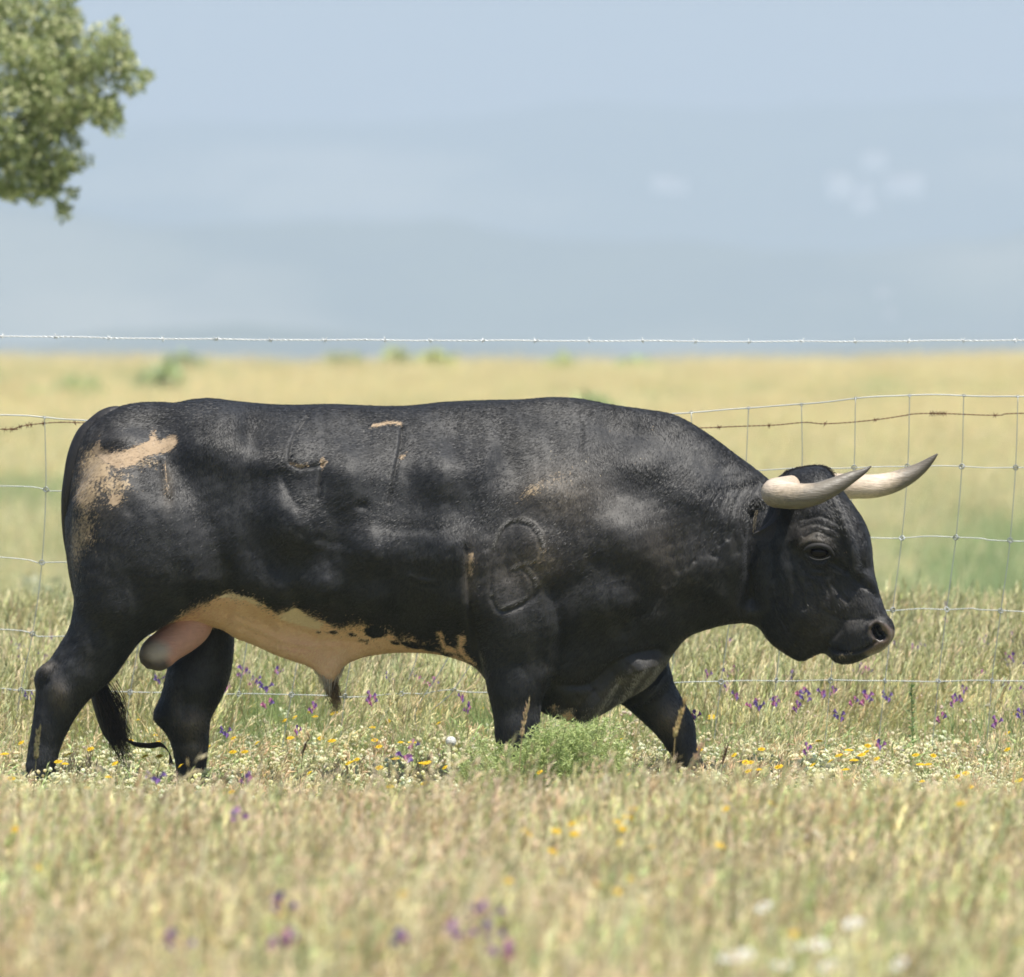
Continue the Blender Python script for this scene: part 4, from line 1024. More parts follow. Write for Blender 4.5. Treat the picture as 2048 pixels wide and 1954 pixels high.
def build_fence():
    t = empty("wire_mesh_fence", P(1024, 1600, YF), "galvanised wire mesh fence of square openings running behind the bull", "fence")
    for i, r in enumerate(ROWS):
        V, Fs = tube_arrays(wire_path(r, YF, seed=i), .0016 if i else .0022, 6)
        obj("line_wire", mesh_np("line_wire", V, Fs, (M_WIRE,), True), t)
    offL = [0, 3, -6, -24, -46, -64, -80]; offR = [0, -2, -15, -32, -49, -64, -76]
    knot_me = None
    rr = np.random.default_rng(3)
    over = {7: {3: (838, 1290), 4: (802, 1388), 5: (752, 1462), 6: (742, 1600)}, 8: {3: (966, 1262), 4: (908, 1380), 5: (846, 1440), 6: (838, 1520)}}
    # knot: a small ring lock wound round the crossing, shared by all
    kv, kf = [], []
    n = 0
    for (rad, ang, tilt) in ((.0078, 0, .5), (.0066, 1.2, -.6)):
        a = np.linspace(0, 2*math.pi, 13)[:-1]
        ring = np.stack([rad*np.cos(a), rad*.5*np.sin(a + tilt), rad*np.sin(a)], 1); ring = np.vstack([ring, ring[:1]])
        V, Fs = tube_arrays(ring, .0014, 5, False); kv.append(V); kf += [[q + n for q in f] for f in Fs]; n += len(V)
    knot_me = mesh_np("knot", np.concatenate(kv), kf, (M_WIRE,), True)
    for k in range(-4, 24):
        xt = 89 + 108.1 * k; pts = []
        for ri in range(7):
            off = offL[ri] + (offR[ri] - offL[ri]) * np.clip(k / 16, 0, 1)
            x = xt + off + (rr.uniform(-4, 4) if 0 < k < 15 else rr.uniform(-1.5, 1.5)); y = interp_pts(ROWS[ri], x)
            if k in over and ri in over[k]: x, y = over[k][ri]
            pts.append((x, y))
        V, Fs = tube_arrays(wire_path(pts, YF - .003, wob=.7, seed=100 + k), .0014, 6)
        obj("stay_wire", mesh_np("stay_wire", V, Fs, (M_WIRE,), True), t)
        for ri in range(6):
            if k in over and ri == 5: continue
            o = bpy.data.objects.new("knot", knot_me); COL.objects.link(o); o.parent = t
            p = Vector(P(*pts[ri], YF - .004)) - Vector(t.location)
            o.location = p; o.rotation_euler = (rr.uniform(-.5, .5), rr.uniform(0, 3), rr.uniform(-.5, .5))
            s_ = 1.0 if ri else .6; o.scale = (s_,) * 3
    for pts in ([(905, 1290), (895, 1318), (868, 1362), (850, 1388), (832, 1420), (832, 1450), (840, 1480), (842, 1560)],):
        V, Fs = tube_arrays(wire_path(pts, YF - .012, wob=.3, seed=77), .0016, 6)
        obj("loose_wire", mesh_np("loose_wire", V, Fs, (M_WIRE,), True), t)
    # posts stand outside the picture on both sides
    for px in (-420, 2440):
        x, y, _ = P(px, 700, YF + .04); z0 = float(ground_z(x, y))
        mb = MB(); zz = np.linspace(z0 - .3, 1.62, 9)
        V, Fs = tube_arrays([(x + .006*math.sin(z*5), y, z) for z in zz], .055 + .004*np.sin(zz*7), 12); mb.add(V, Fs, (0, 0, 0))
        obj("fence_post", mb.mesh("fence_post", M_WOOD, True), t)

def barbed(name, pts, Y, mat, label, barb_px, r, pitch, amp, seed, seg=3.0, barb_len=.012, spread=1.0):
    t = empty(name, P(*pts[0], Y), label, "barbed wire", "barbed wires of the fence")
    c = wire_path(pts, Y, step=seg, wob=.5, seed=seed)
    L = np.concatenate([[0], np.cumsum(np.linalg.norm(np.diff(c, axis=0), axis=1))])
    for ph in (0, math.pi):
        q = c.copy(); a = L / pitch * 2 * math.pi + ph
        q[:, 2] += amp * np.sin(a); q[:, 1] += amp * np.cos(a)
        V, Fs = tube_arrays(q, r, 5)
        obj("strand", mesh_np("strand", V, Fs, (mat,), True), t)
    me = []
    rr = np.random.default_rng(seed)
    for v in range(3):
        mb = MB()
        for (dx, dz, dy) in ((-.6, 1, .3), (.5, -1, -.3), (-.5, -.9, .4), (.6, .8, -.4)):
            dx += rr.uniform(-.4, .4); d = np.array([dx*.8, dy, dz]); d /= np.linalg.norm(d)
            V, Fs = tube_arrays([d * -.001, d * barb_len * .6, d * barb_len * rr.uniform(.8, 1.15)], [r*1.05, r*1.0, r*.2], 5); mb.add(V, Fs, (0, 0, 0))
        a = np.linspace(0, 4*math.pi, 22)
        V, Fs = tube_arrays(np.stack([np.linspace(-.004, .004, 22), (amp+r*1.3)*np.cos(a), (amp+r*1.3)*np.sin(a)], 1), r*.85, 5); mb.add(V, Fs, (0, 0, 0))
        me.append(mb.mesh("barb", mat, True))
    for bx in barb_px:
        x = P(bx, 0, Y)[0]; z = np.interp(x, c[:, 0], c[:, 2]); y = np.interp(x, c[:, 0], c[:, 1])
        o = bpy.data.objects.new("barb", me[int(rr.integers(3))]); COL.objects.link(o); o.parent = t
        o.location = Vector((x, y, z)) - Vector(t.location); o.rotation_euler = (rr.uniform(-.6, .6), rr.uniform(-.35, .35), rr.uniform(-.6, .6))
    return t

build_fence()
tb = [112, 219, 326, 432, 541, 650, 770, 861, 966, 1071, 1178, 1286, 1391, 1498, 1604, 1711, 1818, 1927, 2031]
barbed("barbed_wire", [(-420,668),(0,672),(250,676),(500,679),(1000,681),(1350,682),(1500,683),(1800,682),(2048,680),(2440,677)], YF - .02, M_BRIGHT,
       "bright twisted barbed wire stretched along the top of the fence", [-320, -212, -105, 5] + tb + [2140, 2248, 2352], .0012, .034, .0018, 5)
barbed("barbed_wire", [(-420,862),(0,858),(21,859),(49,852),(88,847),(123,845),(176,846),(700,862),(1200,858),(1407,855),(1538,851),(1608,845),(1650,847),(1751,840),(1806,832),(1829,828),(1875,827),(1996,830),(2048,827),(2440,830)],
       YF + .05, M_RUST, "thin rusty barbed wire sagging just below the top wire of the mesh", [-300, -190, -80, 10, 22, 40, 55, 62, 86, 150, 1438, 1538, 1650, 1751, 1862, 1868, 1876, 1884, 1890, 1990, 2150], .0010, .030, .0012, 9, barb_len=.011)

# ------------------------------------------------------------------ holm oak on the left
def build_tree():
    YT = 25.0
    base = P(-1150, 700, YT); z0 = float(ground_z(base[0], YT))
    t = empty("holm_oak", (base[0], YT, z0), "pale green holm oak reaching into the top left corner", "tree")
    bark = plain_mat("oak_bark", (.10, .08, .06), .95, 0, .5, 14, 1.0)
    mb = MB()
    tr = spline([(base[0], YT, z0 - .2), (base[0] + .06, YT, z0 + .8), (base[0] - .04, YT + .05, z0 + 1.7), (base[0] + .1, YT, z0 + 2.6)], 5)
    V, Fs = tube_arrays(tr, np.linspace(.24, .15, len(tr)), 14); mb.add(V, Fs, (0, 0, 0))
    trunk = obj("trunk", mb.mesh("trunk", bark, True), t)
    r = np.random.default_rng(21)
    OUT = [(-60,-900),(-20,-300),(30,-60),(130,-20),(158,14),(163,50),(187,14),(208,28),(235,35),(258,64),(259,107),(275,113),(283,135),(294,133),(290,165),(267,187),(238,200),(236,224),(250,242),(248,282),(219,276),(192,256),(165,248),(149,267),(165,293),(188,317),(171,333),(139,344),(120,368),(157,378),(149,400),(139,448),(120,426),(107,400),(80,416),(53,398),(0,400),(-60,410),(-160,430),(-160,-900)]
    cl = []
    sc = F / (D0 + YT)
    # clumps over the whole crown, then boughs on the side in view
    for _ in range(1300):
        v = r.normal(size=3); v /= np.linalg.norm(v); q = r.uniform(.62, 1) ** .6
        x = base[0] - .1 + v[0]*2.45*q; y = YT + v[1]*2.4*q; z = z0 + 3.5 + v[2]*1.75*q
        px = x * sc + 1024; py = 720 - (z - H) * sc
        if px > -110: continue
        cl.append((x, y, z, .26, 55))
    X, Z = np.meshgrid(np.arange(-160, 330, 6.), np.arange(-420, 470, 6.), indexing='ij')
    sd = poly_sd(OUT, X, Z)
    n = 0
    while n < 620:
        px, py = r.uniform(-150, 300), r.uniform(-400, 455)
        i, j = int((px + 160) / 6), int((py + 420) / 6); s_ = sd[i, j]
        if s_ < 3: continue
        dep = min(1.1, .12 + s_ / sc * 1.8)
        y = YT + r.uniform(-1, .45) * dep
        k = (D0 + y) / (D0 + YT)
        cl.append(((px - 1024) / sc * k, y, H + (720 - py) / sc * k, float(np.clip(s_ / sc * .9, .028, .10)), 66 if s_ > 25 else 26)); n += 1
    # limbs from the trunk into the boughs
    for _ in range(26):
        c = cl[int(r.integers(len(cl)))]
        s0 = tr[int(r.integers(len(tr)//2, len(tr)))]; e = np.array(c[:3]); m_ = (s0 + e) / 2 + r.normal(0, .15, 3) + np.array([0, 0, .15])
        s = spline([s0, m_, e], 6); V, Fs = tube_arrays(s, np.linspace(.06, .008, len(s)), 7)
        b = MB(); b.add(V, Fs, (0, 0, 0)); obj("limb", b.mesh("limb", bark, True), t)
    P_, Q = [], []; C = []
    for (x, y, z, rad, nl) in cl:
        o = r.normal(size=(nl, 3)); o *= (rad * r.uniform(.25, 1, nl) ** .6 / np.linalg.norm(o, axis=1))[:, None]
        o[:, 2] *= .8
        c = np.array([x, y, z]) + o
        ax = r.normal(size=(nl, 3)) + o / rad * .8 + np.array([.1, -.1, .35]); ax /= np.linalg.norm(ax, axis=1)[:, None]
        up = r.normal(size=(nl, 3)) + np.array([0, -.4, 1.0]); sdv = np.cross(ax, up); sdv /= np.linalg.norm(sdv, axis=1)[:, None]
        nn = np.cross(sdv, ax)
        L_ = r.uniform(.020, .040, nl)[:, None]; Wd = L_ * r.uniform(.24, .34, nl)[:, None]
        a = c; b_ = c + ax*L_*.5 + sdv*Wd + nn*L_*.06; d_ = c + ax*L_; e_ = c + ax*L_*.5 - sdv*Wd + nn*L_*.06
        P_.append(np.stack([a, b_, d_, e_], 1).reshape(-1, 3))
        tone = r.uniform(0, 1, nl)[:, None]
        young = (r.random(nl) < .28)[:, None]
        col = np.array([.17, .22, .08]) * (1 - tone) + np.array([.40, .45, .20]) * tone
        col = np.where(young, np.array([.66, .66, .38]) * (.8 + .4*tone), col)
        C.append(np.repeat(col, 4, 0))
    V = np.concatenate(P_); Fc = np.arange(len(V)).reshape(-1, 4)
    cr = obj("crown", mesh_np("crown", V, Fc, (veg_mat("oak_leaf", .22, 0, 0, .5),), False, np.concatenate(C)), t)
build_tree()

# ------------------------------------------------------------------ meadow plants (prototypes are only the source of the stuff objects)
def blade(mb, r, x, y, h, lean, az, w, col, segs=3, z0=0.0, curl=1.0):
    t = np.linspace(0, 1, segs + 1)
    d = np.array([math.cos(az), math.sin(az)]); fz = r.uniform(0, math.pi); s = np.array([math.cos(fz), math.sin(fz), 0])
    c = np.stack([x + d[0]*lean*t**(1+curl), y + d[1]*lean*t**(1+curl), z0 + h*(t - .12*(lean/h)*t**3)], 1)
    ww = w * (1 - t**2 * .85)
    V = np.concatenate([c - s*ww[:, None]/2, c + s*ww[:, None]/2]); n = segs + 1
    mb.add(V, [[i, i+1, n+i+1, n+i] for i in range(segs)], col)
    return c[-1], c[-1] - c[-2]

def spikelet(mb, p, d, L_, w, col, r):
    d = np.asarray(d, float); d /= np.linalg.norm(d) + 1e-9
    a = np.cross(d, [.3, .2, 1]); a /= np.linalg.norm(a) + 1e-9; b = np.cross(d, a)
    m = p + d * L_ * .42
    V = [p, m + a*w/2, m + b*w/2, m - a*w/2, m - b*w/2, p + d*L_]
    mb.add(V, [[0,2,1],[0,3,2],[0,4,3],[0,1,4],[5,1,2],[5,2,3],[5,3,4],[5,4,1]], col)

def puff(mb, p, rad, col, r, sq=1.0):
    V = [p + np.array(v) * rad * r.uniform(.75, 1.2) * np.array([1, 1, sq]) for v in ((1,0,0),(0,1,0),(-1,0,0),(0,-1,0),(0,0,1),(0,0,-.8),(.6,.6,.6),(-.6,.6,.6),(-.6,-.6,.6),(.6,-.6,.6))]
    mb.add(V, [[4,6,7],[4,7,8],[4,8,9],[4,9,6],[0,1,6],[1,7,6],[1,2,7],[2,8,7],[2,3,8],[3,9,8],[3,0,9],[0,6,9],[5,1,0],[5,2,1],[5,3,2],[5,0,3]], col)

def jit(r, c, v=.2): return np.array(c) * r.uniform(1 - v, 1 + v) * r.uniform(.94, 1.06, 3)

def p_brome(seed, hmin, hmax, n=26, rad=.13, tones=None, wind=(.9, .2), big=1.0):
    r = np.random.default_rng(seed); mb = MB()
    tones = tones or [(.80,.67,.42), (.88,.77,.50), (.74,.58,.38), (.70,.70,.38), (.90,.82,.58)]
    for k in range(n):
        a = r.uniform(0, 6.28); q = rad * math.sqrt(r.random()); x, y = q*math.cos(a), q*math.sin(a)
        h = r.uniform(hmin, hmax); lean = h * r.uniform(.05, .38); az = math.atan2(wind[1] + r.normal(0, .7), wind[0] + r.normal(0, .7))
        c = jit(r, tones[int(r.integers(len(tones)))]) * np.array([.96, 1.02, .98])
        sc = c * np.array([.85, .95, .8])
        tip, d = blade(mb, r, x, y, h, lean, az, .0022, sc, 4)
        d = d / np.linalg.norm(d)
        nsp = int(r.integers(6, 11))
        for j in range(nsp):
            p = tip - d * (j / nsp) * h * .27
            dr = d * 1.0 + np.array([r.normal(0, .22) + wind[0]*.2, r.normal(0, .22), .15 - .5*(big < 1.2) + r.normal(0, .3)])
            spikelet(mb, p + dr*.004, dr, r.uniform(.018, .030)*big, r.uniform(.0028, .0046)*big, c * r.uniform(.82, 1.22), r)
        for _ in range(2):
            blade(mb, r, x + r.normal(0, .01), y + r.normal(0, .01), h*r.uniform(.35, .7), h*r.uniform(.15, .5), r.uniform(0, 6.28), .004, jit(r, (.42,.48,.20), .25) if r.random() < .5 else jit(r, (.64,.54,.32), .2), 3)
    return mb

def p_green(seed, h0, n=34, rad=.10, col=(.32,.43,.16)):
    r = np.random.default_rng(seed); mb = MB()
    for k in range(n):
        a = r.uniform(0, 6.28); q = rad * math.sqrt(r.random()); h = h0 * r.uniform(.6, 1.15)
        blade(mb, r, q*math.cos(a), q*math.sin(a), h, h*r.uniform(.05, .5), r.uniform(0, 6.28), r.uniform(.003, .006), jit(r, col, .3), 3)
    return mb

def p_heads(seed, h0, n=22, rad=.11, cols=((.78,.70,.48), (.84,.78,.58), (.68,.66,.40)), pr=.0066, stem=(.36,.44,.19)):
    """small pale fluffy flower heads in loose clusters"""
    r = np.random.default_rng(seed); mb = MB()
    for k in range(n):
        a = r.uniform(0, 6.28); q = rad * math.sqrt(r.random()); h = h0 * r.uniform(.65, 1.1)
        tip, d = blade(mb, r, q*math.cos(a), q*math.sin(a), h, h*r.uniform(.02, .25), r.uniform(0, 6.28), .0024, jit(r, stem, .25), 3)
        c = jit(r, cols[int(r.integers(len(cols)))], .15)
        for j in range(int(r.integers(2, 6))):
            p = tip + np.array([r.normal(0, .010), r.normal(0, .010), r.normal(-.004, .008)])
            puff(mb, p, pr * r.uniform(.6, 1.15), c * r.uniform(.8, 1.15), r, 1.1)
        for _ in range(3):
            z = h * r.uniform(.2, .85)
            blade(mb, r, q*math.cos(a), q*math.sin(a), r.uniform(.02, .05), r.uniform(.02, .05), r.uniform(0, 6.28), .005, jit(r, (.36,.45,.18), .3), 2, z)
    return mb

def p_herb(seed, h0, col=(.34,.44,.18), n=12, rad=.07):
    r = np.random.default_rng(seed); mb = MB()
    for k in range(n):
        a = r.uniform(0, 6.28); q = rad * math.sqrt(r.random()); h = h0 * r.uniform(.6, 1.1); x, y = q*math.cos(a), q*math.sin(a)
        blade(mb, r, x, y, h, h*.12, a, .003, jit(r, col, .2), 3)
        for j in range(11):
            z = h * (.15 + .8*j/10)
            blade(mb, r, x, y, r.uniform(.008, .03), r.uniform(.02, .04), r.uniform(0, 6.28), .0075, jit(r, col, .3), 2, z)
    return mb

def proto_set(name, mbs):
    c = bpy.data.collections.new(name)      # never linked to the scene
    for i, mb in enumerate(mbs):
        me = mb.mesh("%s_%02d" % (name, i), M_VEG)
        c.objects.link(bpy.data.objects.new("%s_%02d" % (name, i), me))
    return c

def scatter(name, coll, pts, idx, rot, scl, label, cat):
    me = bpy.data.meshes.new(name)
    me.vertices.add(len(pts)); me.vertices.foreach_set('co', np.asarray(pts, np.float32).ravel())
    for nm, ty, v in (('idx', 'INT', idx), ('scl', 'FLOAT', scl)):
        a = me.attributes.new(nm, ty, 'POINT'); a.data.foreach_set('value', np.asarray(v, np.int32 if ty == 'INT' else np.float32))
    a = me.attributes.new('rot', 'FLOAT_VECTOR', 'POINT'); a.data.foreach_set('vector', np.asarray(rot, np.float32).ravel())
    o = bpy.data.objects.new(name, me); COL.objects.link(o)
    ng = bpy.data.node_groups.new(name, 'GeometryNodeTree')
    ng.interface.new_socket('Geometry', in_out='INPUT', socket_type='NodeSocketGeometry')
    ng.interface.new_socket('Geometry', in_out='OUTPUT', socket_type='NodeSocketGeometry')
    N = ng.nodes; gi = N.new('NodeGroupInput'); go = N.new('NodeGroupOutput')
    ci = N.new('GeometryNodeCollectionInfo'); ci.inputs['Collection'].default_value = coll
    ci.inputs['Separate Children'].default_value = True; ci.inputs['Reset Children'].default_value = True
    ip = N.new('GeometryNodeInstanceOnPoints'); ip.inputs['Pick Instance'].default_value = True
    def na(nm, ty):
        n = N.new('GeometryNodeInputNamedAttribute'); n.data_type = ty; n.inputs['Name'].default_value = nm; return n.outputs['Attribute']
    ng.links.new(gi.outputs[0], ip.inputs['Points']); ng.links.new(ci.outputs[0], ip.inputs['Instance'])
    ng.links.new(na('idx', 'INT'), ip.inputs['Instance Index']); ng.links.new(na('rot', 'FLOAT_VECTOR'), ip.inputs['Rotation'])
    ng.links.new(na('scl', 'FLOAT'), ip.inputs['Scale']); ng.links.new(ip.outputs[0], go.inputs[0])
    md = o.modifiers.new("scatter", 'NODES'); md.node_group = ng
    return tag(o, label, cat, kind='stuff')

def field_points(n, d0, d1, wide=1.45, extra=.5, seed=0):
    r = np.random.default_rng(seed)
    # uniform per area over the strip between two distances
    d = np.sqrt(r.uniform(d0**2, d1**2, n)); hw = d * 1024 / F * wide + extra
    x = r.uniform(-1, 1, n) * hw
    return x, d - D0, r

def pnoise(x, y, s, seed):
    r = np.random.default_rng(seed); v = 0
    for k in range(5):
        a = r.uniform(0, 6.28); f = s * (1.6 ** k); v = v + np.sin((x*math.cos(a) + y*math.sin(a)) * f + r.uniform(0, 6.28) + np.sin((x*math.sin(a) - y*math.cos(a)) * f * .7)) / 1.35 ** k
    return v / 2.2

def fore_edge(x):
    """distance where the tall dry grass in front of the bull ends"""
    return 33.9 - .7 * np.clip(x, 0, 1.5) + .5 * np.sin(x * 3.1 + .5)

def make(name, coll, x, y, r, idx, lo, hi, label, cat, tilt=.14, edge=None):
    z = ground_z(x, y)
    n = len(x); rot = np.stack([r.normal(0, tilt, n), r.normal(0, tilt, n), r.normal(0, .9, n)], 1)
    sc = r.uniform(lo, hi, n)
    if edge is not None: sc = sc * np.clip(.62 + .38 * (edge - (y + D0)) / 1.6, .55, 1)
    return scatter(name, coll, np.stack([x, y, z], 1), idx, rot, sc, label, cat)

# tall dry grass in the foreground
C1 = proto_set("tall_grass_source", [p_brome(s, .22, .36, 26, big=1.25) for s in range(5)]
               + [p_brome(10, .22, .34, 20, .13, [(.84,.70,.52), (.80,.64,.47), (.88,.77,.58)], big=1.3), p_brome(12, .22, .34, 22, .13, [(.74,.78,.42), (.82,.82,.50), (.62,.70,.34)], big=1.2)]
               + [p_green(s, .28, 40, .1, (.46,.56,.24)) for s in (20, 21)] + [p_heads(s, .30, 20) for s in (30,)] + [p_brome(s, .34, .44, 9, .12, [(.84,.68,.52), (.80,.66,.44)], big=1.15) for s in (32, 33)])
x, y, r = field_points(11600, 17.5, 35.5, seed=1)
k = (y + D0) < fore_edge(x) + r.normal(0, .8, len(x)); x, y = x[k], y[k]
pk = pnoise(x, y, 1.3, 3); g2 = pnoise(x, y, 2.2, 9); u = r.random(len(x))
idx = np.where(u < .06, 9, np.where(u < .16, r.integers(10, 12, len(x)), np.where((g2 > .3) & (u < .50), r.integers(7, 9, len(x)), np.where((pk > .15) & (u < .8), 5, np.where((pk < -.35) & (u < .8), 6, r.integers(0, 5, len(x)))))))
make("tall_dry_grass", C1, x, y, r, idx, .8, 1.12, "tall pale brome grass filling the blurred foreground", "grass", edge=fore_edge(x) + .3)

# shorter flowering sward round and behind the bull
C2 = proto_set("sward_source", [p_heads(s, .135) for s in range(4)] + [p_heads(s, .15, 18, .11, ((.84,.80,.60), (.74,.74,.48)), .0075) for s in (5, 6)]
               + [p_brome(40, .12, .20, 20), p_brome(41, .13, .2, 18, .12, [(.84,.70,.48), (.80,.62,.42)])] + [p_green(s, .15, 40) for s in (50, 51)] + [p_herb(s, .14) for s in (60, 61)])
x, y, r = field_points(13800, 32.0, 50.0, seed=2)
k = ((y + D0) > fore_edge(x) - .4 + r.normal(0, .3, len(x))) & ((y + D0) < 43.6 + 1.1*pnoise(x, y*.5, 1.5, 14) + r.exponential(1.3, len(x))); x, y = x[k], y[k]
gg = pnoise(x, y, 1.7, 5); u = r.random(len(x)); n = len(x)
idx = np.where(u < .62, r.integers(0, 6, n), np.where(u < .72, r.integers(6, 8, n), np.where(gg > 0, r.integers(8, 10, n), r.integers(10, 12, n))))
make("flowering_sward", C2, x, y, r, idx, .72, 1.10, "short meadow sward full of small whitish flower heads", "grass")

# browner grass rising behind the fence
C3 = proto_set("back_grass_source", [p_brome(s, .20, .34, 24, .13, [(.76,.63,.41), (.84,.72,.49), (.70,.66,.38)], big=1.2) for s in (70, 71, 72)] + [p_heads(s, .22) for s in (80, 81)] + [p_green(s, .26, 40, .1, (.36,.46,.19)) for s in (90, 91)])
x, y, r = field_points(12000, 41.5, 57.0, seed=3)
k = ((y + D0) < 50 + r.exponential(2.6, len(x))) & ((y + D0) > 44.2 + 1.1*pnoise(x, y*.5, 1.5, 14) - r.exponential(1.0, len(x))); x, y = x[k], y[k]
gg = pnoise(x, y, 1.1, 6); u = r.random(len(x)); n = len(x)
idx = np.where((gg > .1) & (u < .7), r.integers(5, 7, n), np.where(u < .22, r.integers(3, 5, n), r.integers(0, 3, n)))
make("back_meadow_grass", C3, x, y, r, idx, .8, 1.15, "brown and green grass with thin stems behind the wire fence", "grass")

# coarse grass on the far rise
C4 = proto_set("far_grass_source", [p_brome(s, .25, .45, 40, .35, [(.78,.66,.45), (.84,.74,.52), (.70,.62,.42)]) for s in (100, 101)] + [p_green(s, .34, 60, .35, (.40,.48,.25)) for s in (110, 111)])
r = np.random.default_rng(7)
n = 13000; d = np.concatenate([r.uniform(62, 110, 6000), r.uniform(110, 222, 7000)]); x = r.uniform(-1, 1, n) * (d * 1024 / F * 1.4 + 1)
y = d - D0; gg = pnoise(x * .6, y * .08, 1.1, 8) ; u = r.random(n)
low = d < 105
idx = np.where(low & (u < .62 + .3*np.sign(gg)), r.integers(2, 4, n), np.where((gg > .35) & (u < .55), r.integers(2, 4, n), r.integers(0, 2, n)))
make("far_pasture_grass", C4, x, y, r, idx, .6, 1.0, "yellow dry pasture grass blurred on the far rise", "grass", .1)

# ------------------------------------------------------------------ single plants
def depth_for(px, py, hf, d0=19., d1=52.):
    d = np.linspace(d0, d1, 700); x = (px - 1024) / F * d
    q = 720 + F * (H - ground_z(x, d - D0) - hf) / d
    i = int(np.argmin(np.abs(q - py))); 
    return float(d[i])

def local_obj(name, me, parent):
    o = bpy.data.objects.new(name, me); COL.objects.link(o); o.parent = parent; return o

def region(px, py):
    if py > 1600: return "in the blurred foreground at the " + ("left" if px < 700 else "centre" if px < 1300 else "right")
    if py > 1540: return "at the edge of the tall foreground grass, " + ("left half" if px < 1024 else "right half")
    row = "upper" if py < 1300 else "middle" if py < 1400 else "low" if py < 1480 else "lowest"
    if px < 140: return "%s row left of the near hind leg" % row
    if px < 350: return "%s row between the hind legs" % row
    if px < 560: return "%s row just right of the far hind leg" % row
    if px < 760: return "%s row under the hanging belly tuft" % row
    if px < 1040: return "%s row just behind the near foreleg" % row
    if px < 1300: return "%s row between the forelegs" % row
    if px < 1480: return "%s row right of the leading foreleg" % row
    if px < 1620: return "%s row under the jaw" % row
    if px < 1740: return "%s row under the muzzle" % row
    if px < 1880: return "%s row just right of the muzzle" % row
    return "%s row at the right edge of the picture" % row
ORD = "first second third fourth fifth sixth seventh eighth ninth tenth eleventh twelfth thirteenth fourteenth fifteenth sixteenth seventeenth eighteenth nineteenth twentieth twenty-first twenty-second twenty-third twenty-fourth twenty-fifth twenty-sixth".split()

def flower_proto(kind, seed, hf):
    """returns [(part name, mesh)]"""
    r = np.random.default_rng(seed); parts = []
    st = MB(); tip, d = blade(st, r, 0, 0, hf, .03, r.uniform(0, 6), .003, np.array((.20, .24, .11)), 4)
    for j in range(7): blade(st, r, tip[0]*(j/9)**2, tip[1]*(j/9)**2, r.uniform(.01, .04), r.uniform(.02, .04), r.uniform(0, 6.28), .006, jit(r, (.22, .28, .13), .3), 2, hf*(.1+.1*j))
    parts.append(("stem", st.mesh("stem", M_PLAIN_VEG)))
    bl = MB()
    if kind == 'purple':
        cols = ((.26,.15,.42), (.36,.17,.40), (.23,.16,.40), (.48,.18,.34))
        for j in range(int(r.integers(4, 7))):
            az = r.uniform(0, 6.28); p = tip + np.array([math.cos(az)*.008, math.sin(az)*.008, -.006*j + .012])
            dv = np.array([math.cos(az)*.8, math.sin(az)*.8, .55]); c = jit(r, cols[int(r.integers(4))] if j % 3 else cols[seed % 4], .2)
            # a little trumpet: tube and flared lip
            dv /= np.linalg.norm(dv); a = np.cross(dv, [0, 0, 1]); a /= np.linalg.norm(a); b = np.cross(dv, a); V = []
            for (t, q) in ((0, .0015), (.010, .0035), (.017, .0078)):
                V += [p + dv*t + q*(math.cos(w)*a + math.sin(w)*b) for w in np.linspace(0, 6.28, 7)[:-1]]
            bl.add(V, [[i*6+k_, i*6+(k_+1)%6, (i+1)*6+(k_+1)%6, (i+1)*6+k_] for i in range(2) for k_ in range(6)], c)
        parts.append(("blossom", bl.mesh("blossom", M_PLAIN_VEG)))
    elif kind in ('yellow', 'white'):
        n = 13 if kind == 'yellow' else 17; R_ = .0120 if kind == 'yellow' else .019
        pc = (.90, .68, .04) if kind == 'yellow' else (.80, .80, .74); tl = np.array([r.normal(0, .25), -.35 + r.normal(0, .2), 1]); tl /= np.linalg.norm(tl)
        a = np.cross(tl, [1, 0, .1]); a /= np.linalg.norm(a); b = np.cross(tl, a)
        for ring, sc in ((0, 1.0), (1, .66)) if kind == 'yellow' else ((0, 1.0),):
            for j in range(n):
                w = 6.283*j/n + ring*.2; o_ = math.cos(w)*a + math.sin(w)*b; s_ = -math.sin(w)*a + math.cos(w)*b; L_ = R_*sc*r.uniform(.9, 1.08); wd = L_*.22
                V = [tip + o_*.002, tip + o_*L_*.6 + s_*wd + tl*.002*(1+ring), tip + o_*L_ + tl*.001, tip + o_*L_*.6 - s_*wd + tl*.002*(1+ring)]
                V2 = [v - tl*.0006 for v in V]
                bl.add(V + V2, [[0,1,2,3],[7,6,5,4],[0,4,5,1],[1,5,6,2],[2,6,7,3],[3,7,4,0]], jit(r, pc, .08))
        parts.append(("petals", bl.mesh("petals", M_PLAIN_VEG)))
        dm = MB(); puff(dm, tip + tl*.002, .0035 if kind == 'yellow' else .0055, np.array((.66,.34,.02) if kind == 'yellow' else (.75,.52,.04)), r, .8)
        parts.append(("flower_disc", dm.mesh("flower_disc", M_PLAIN_VEG)))
    return parts

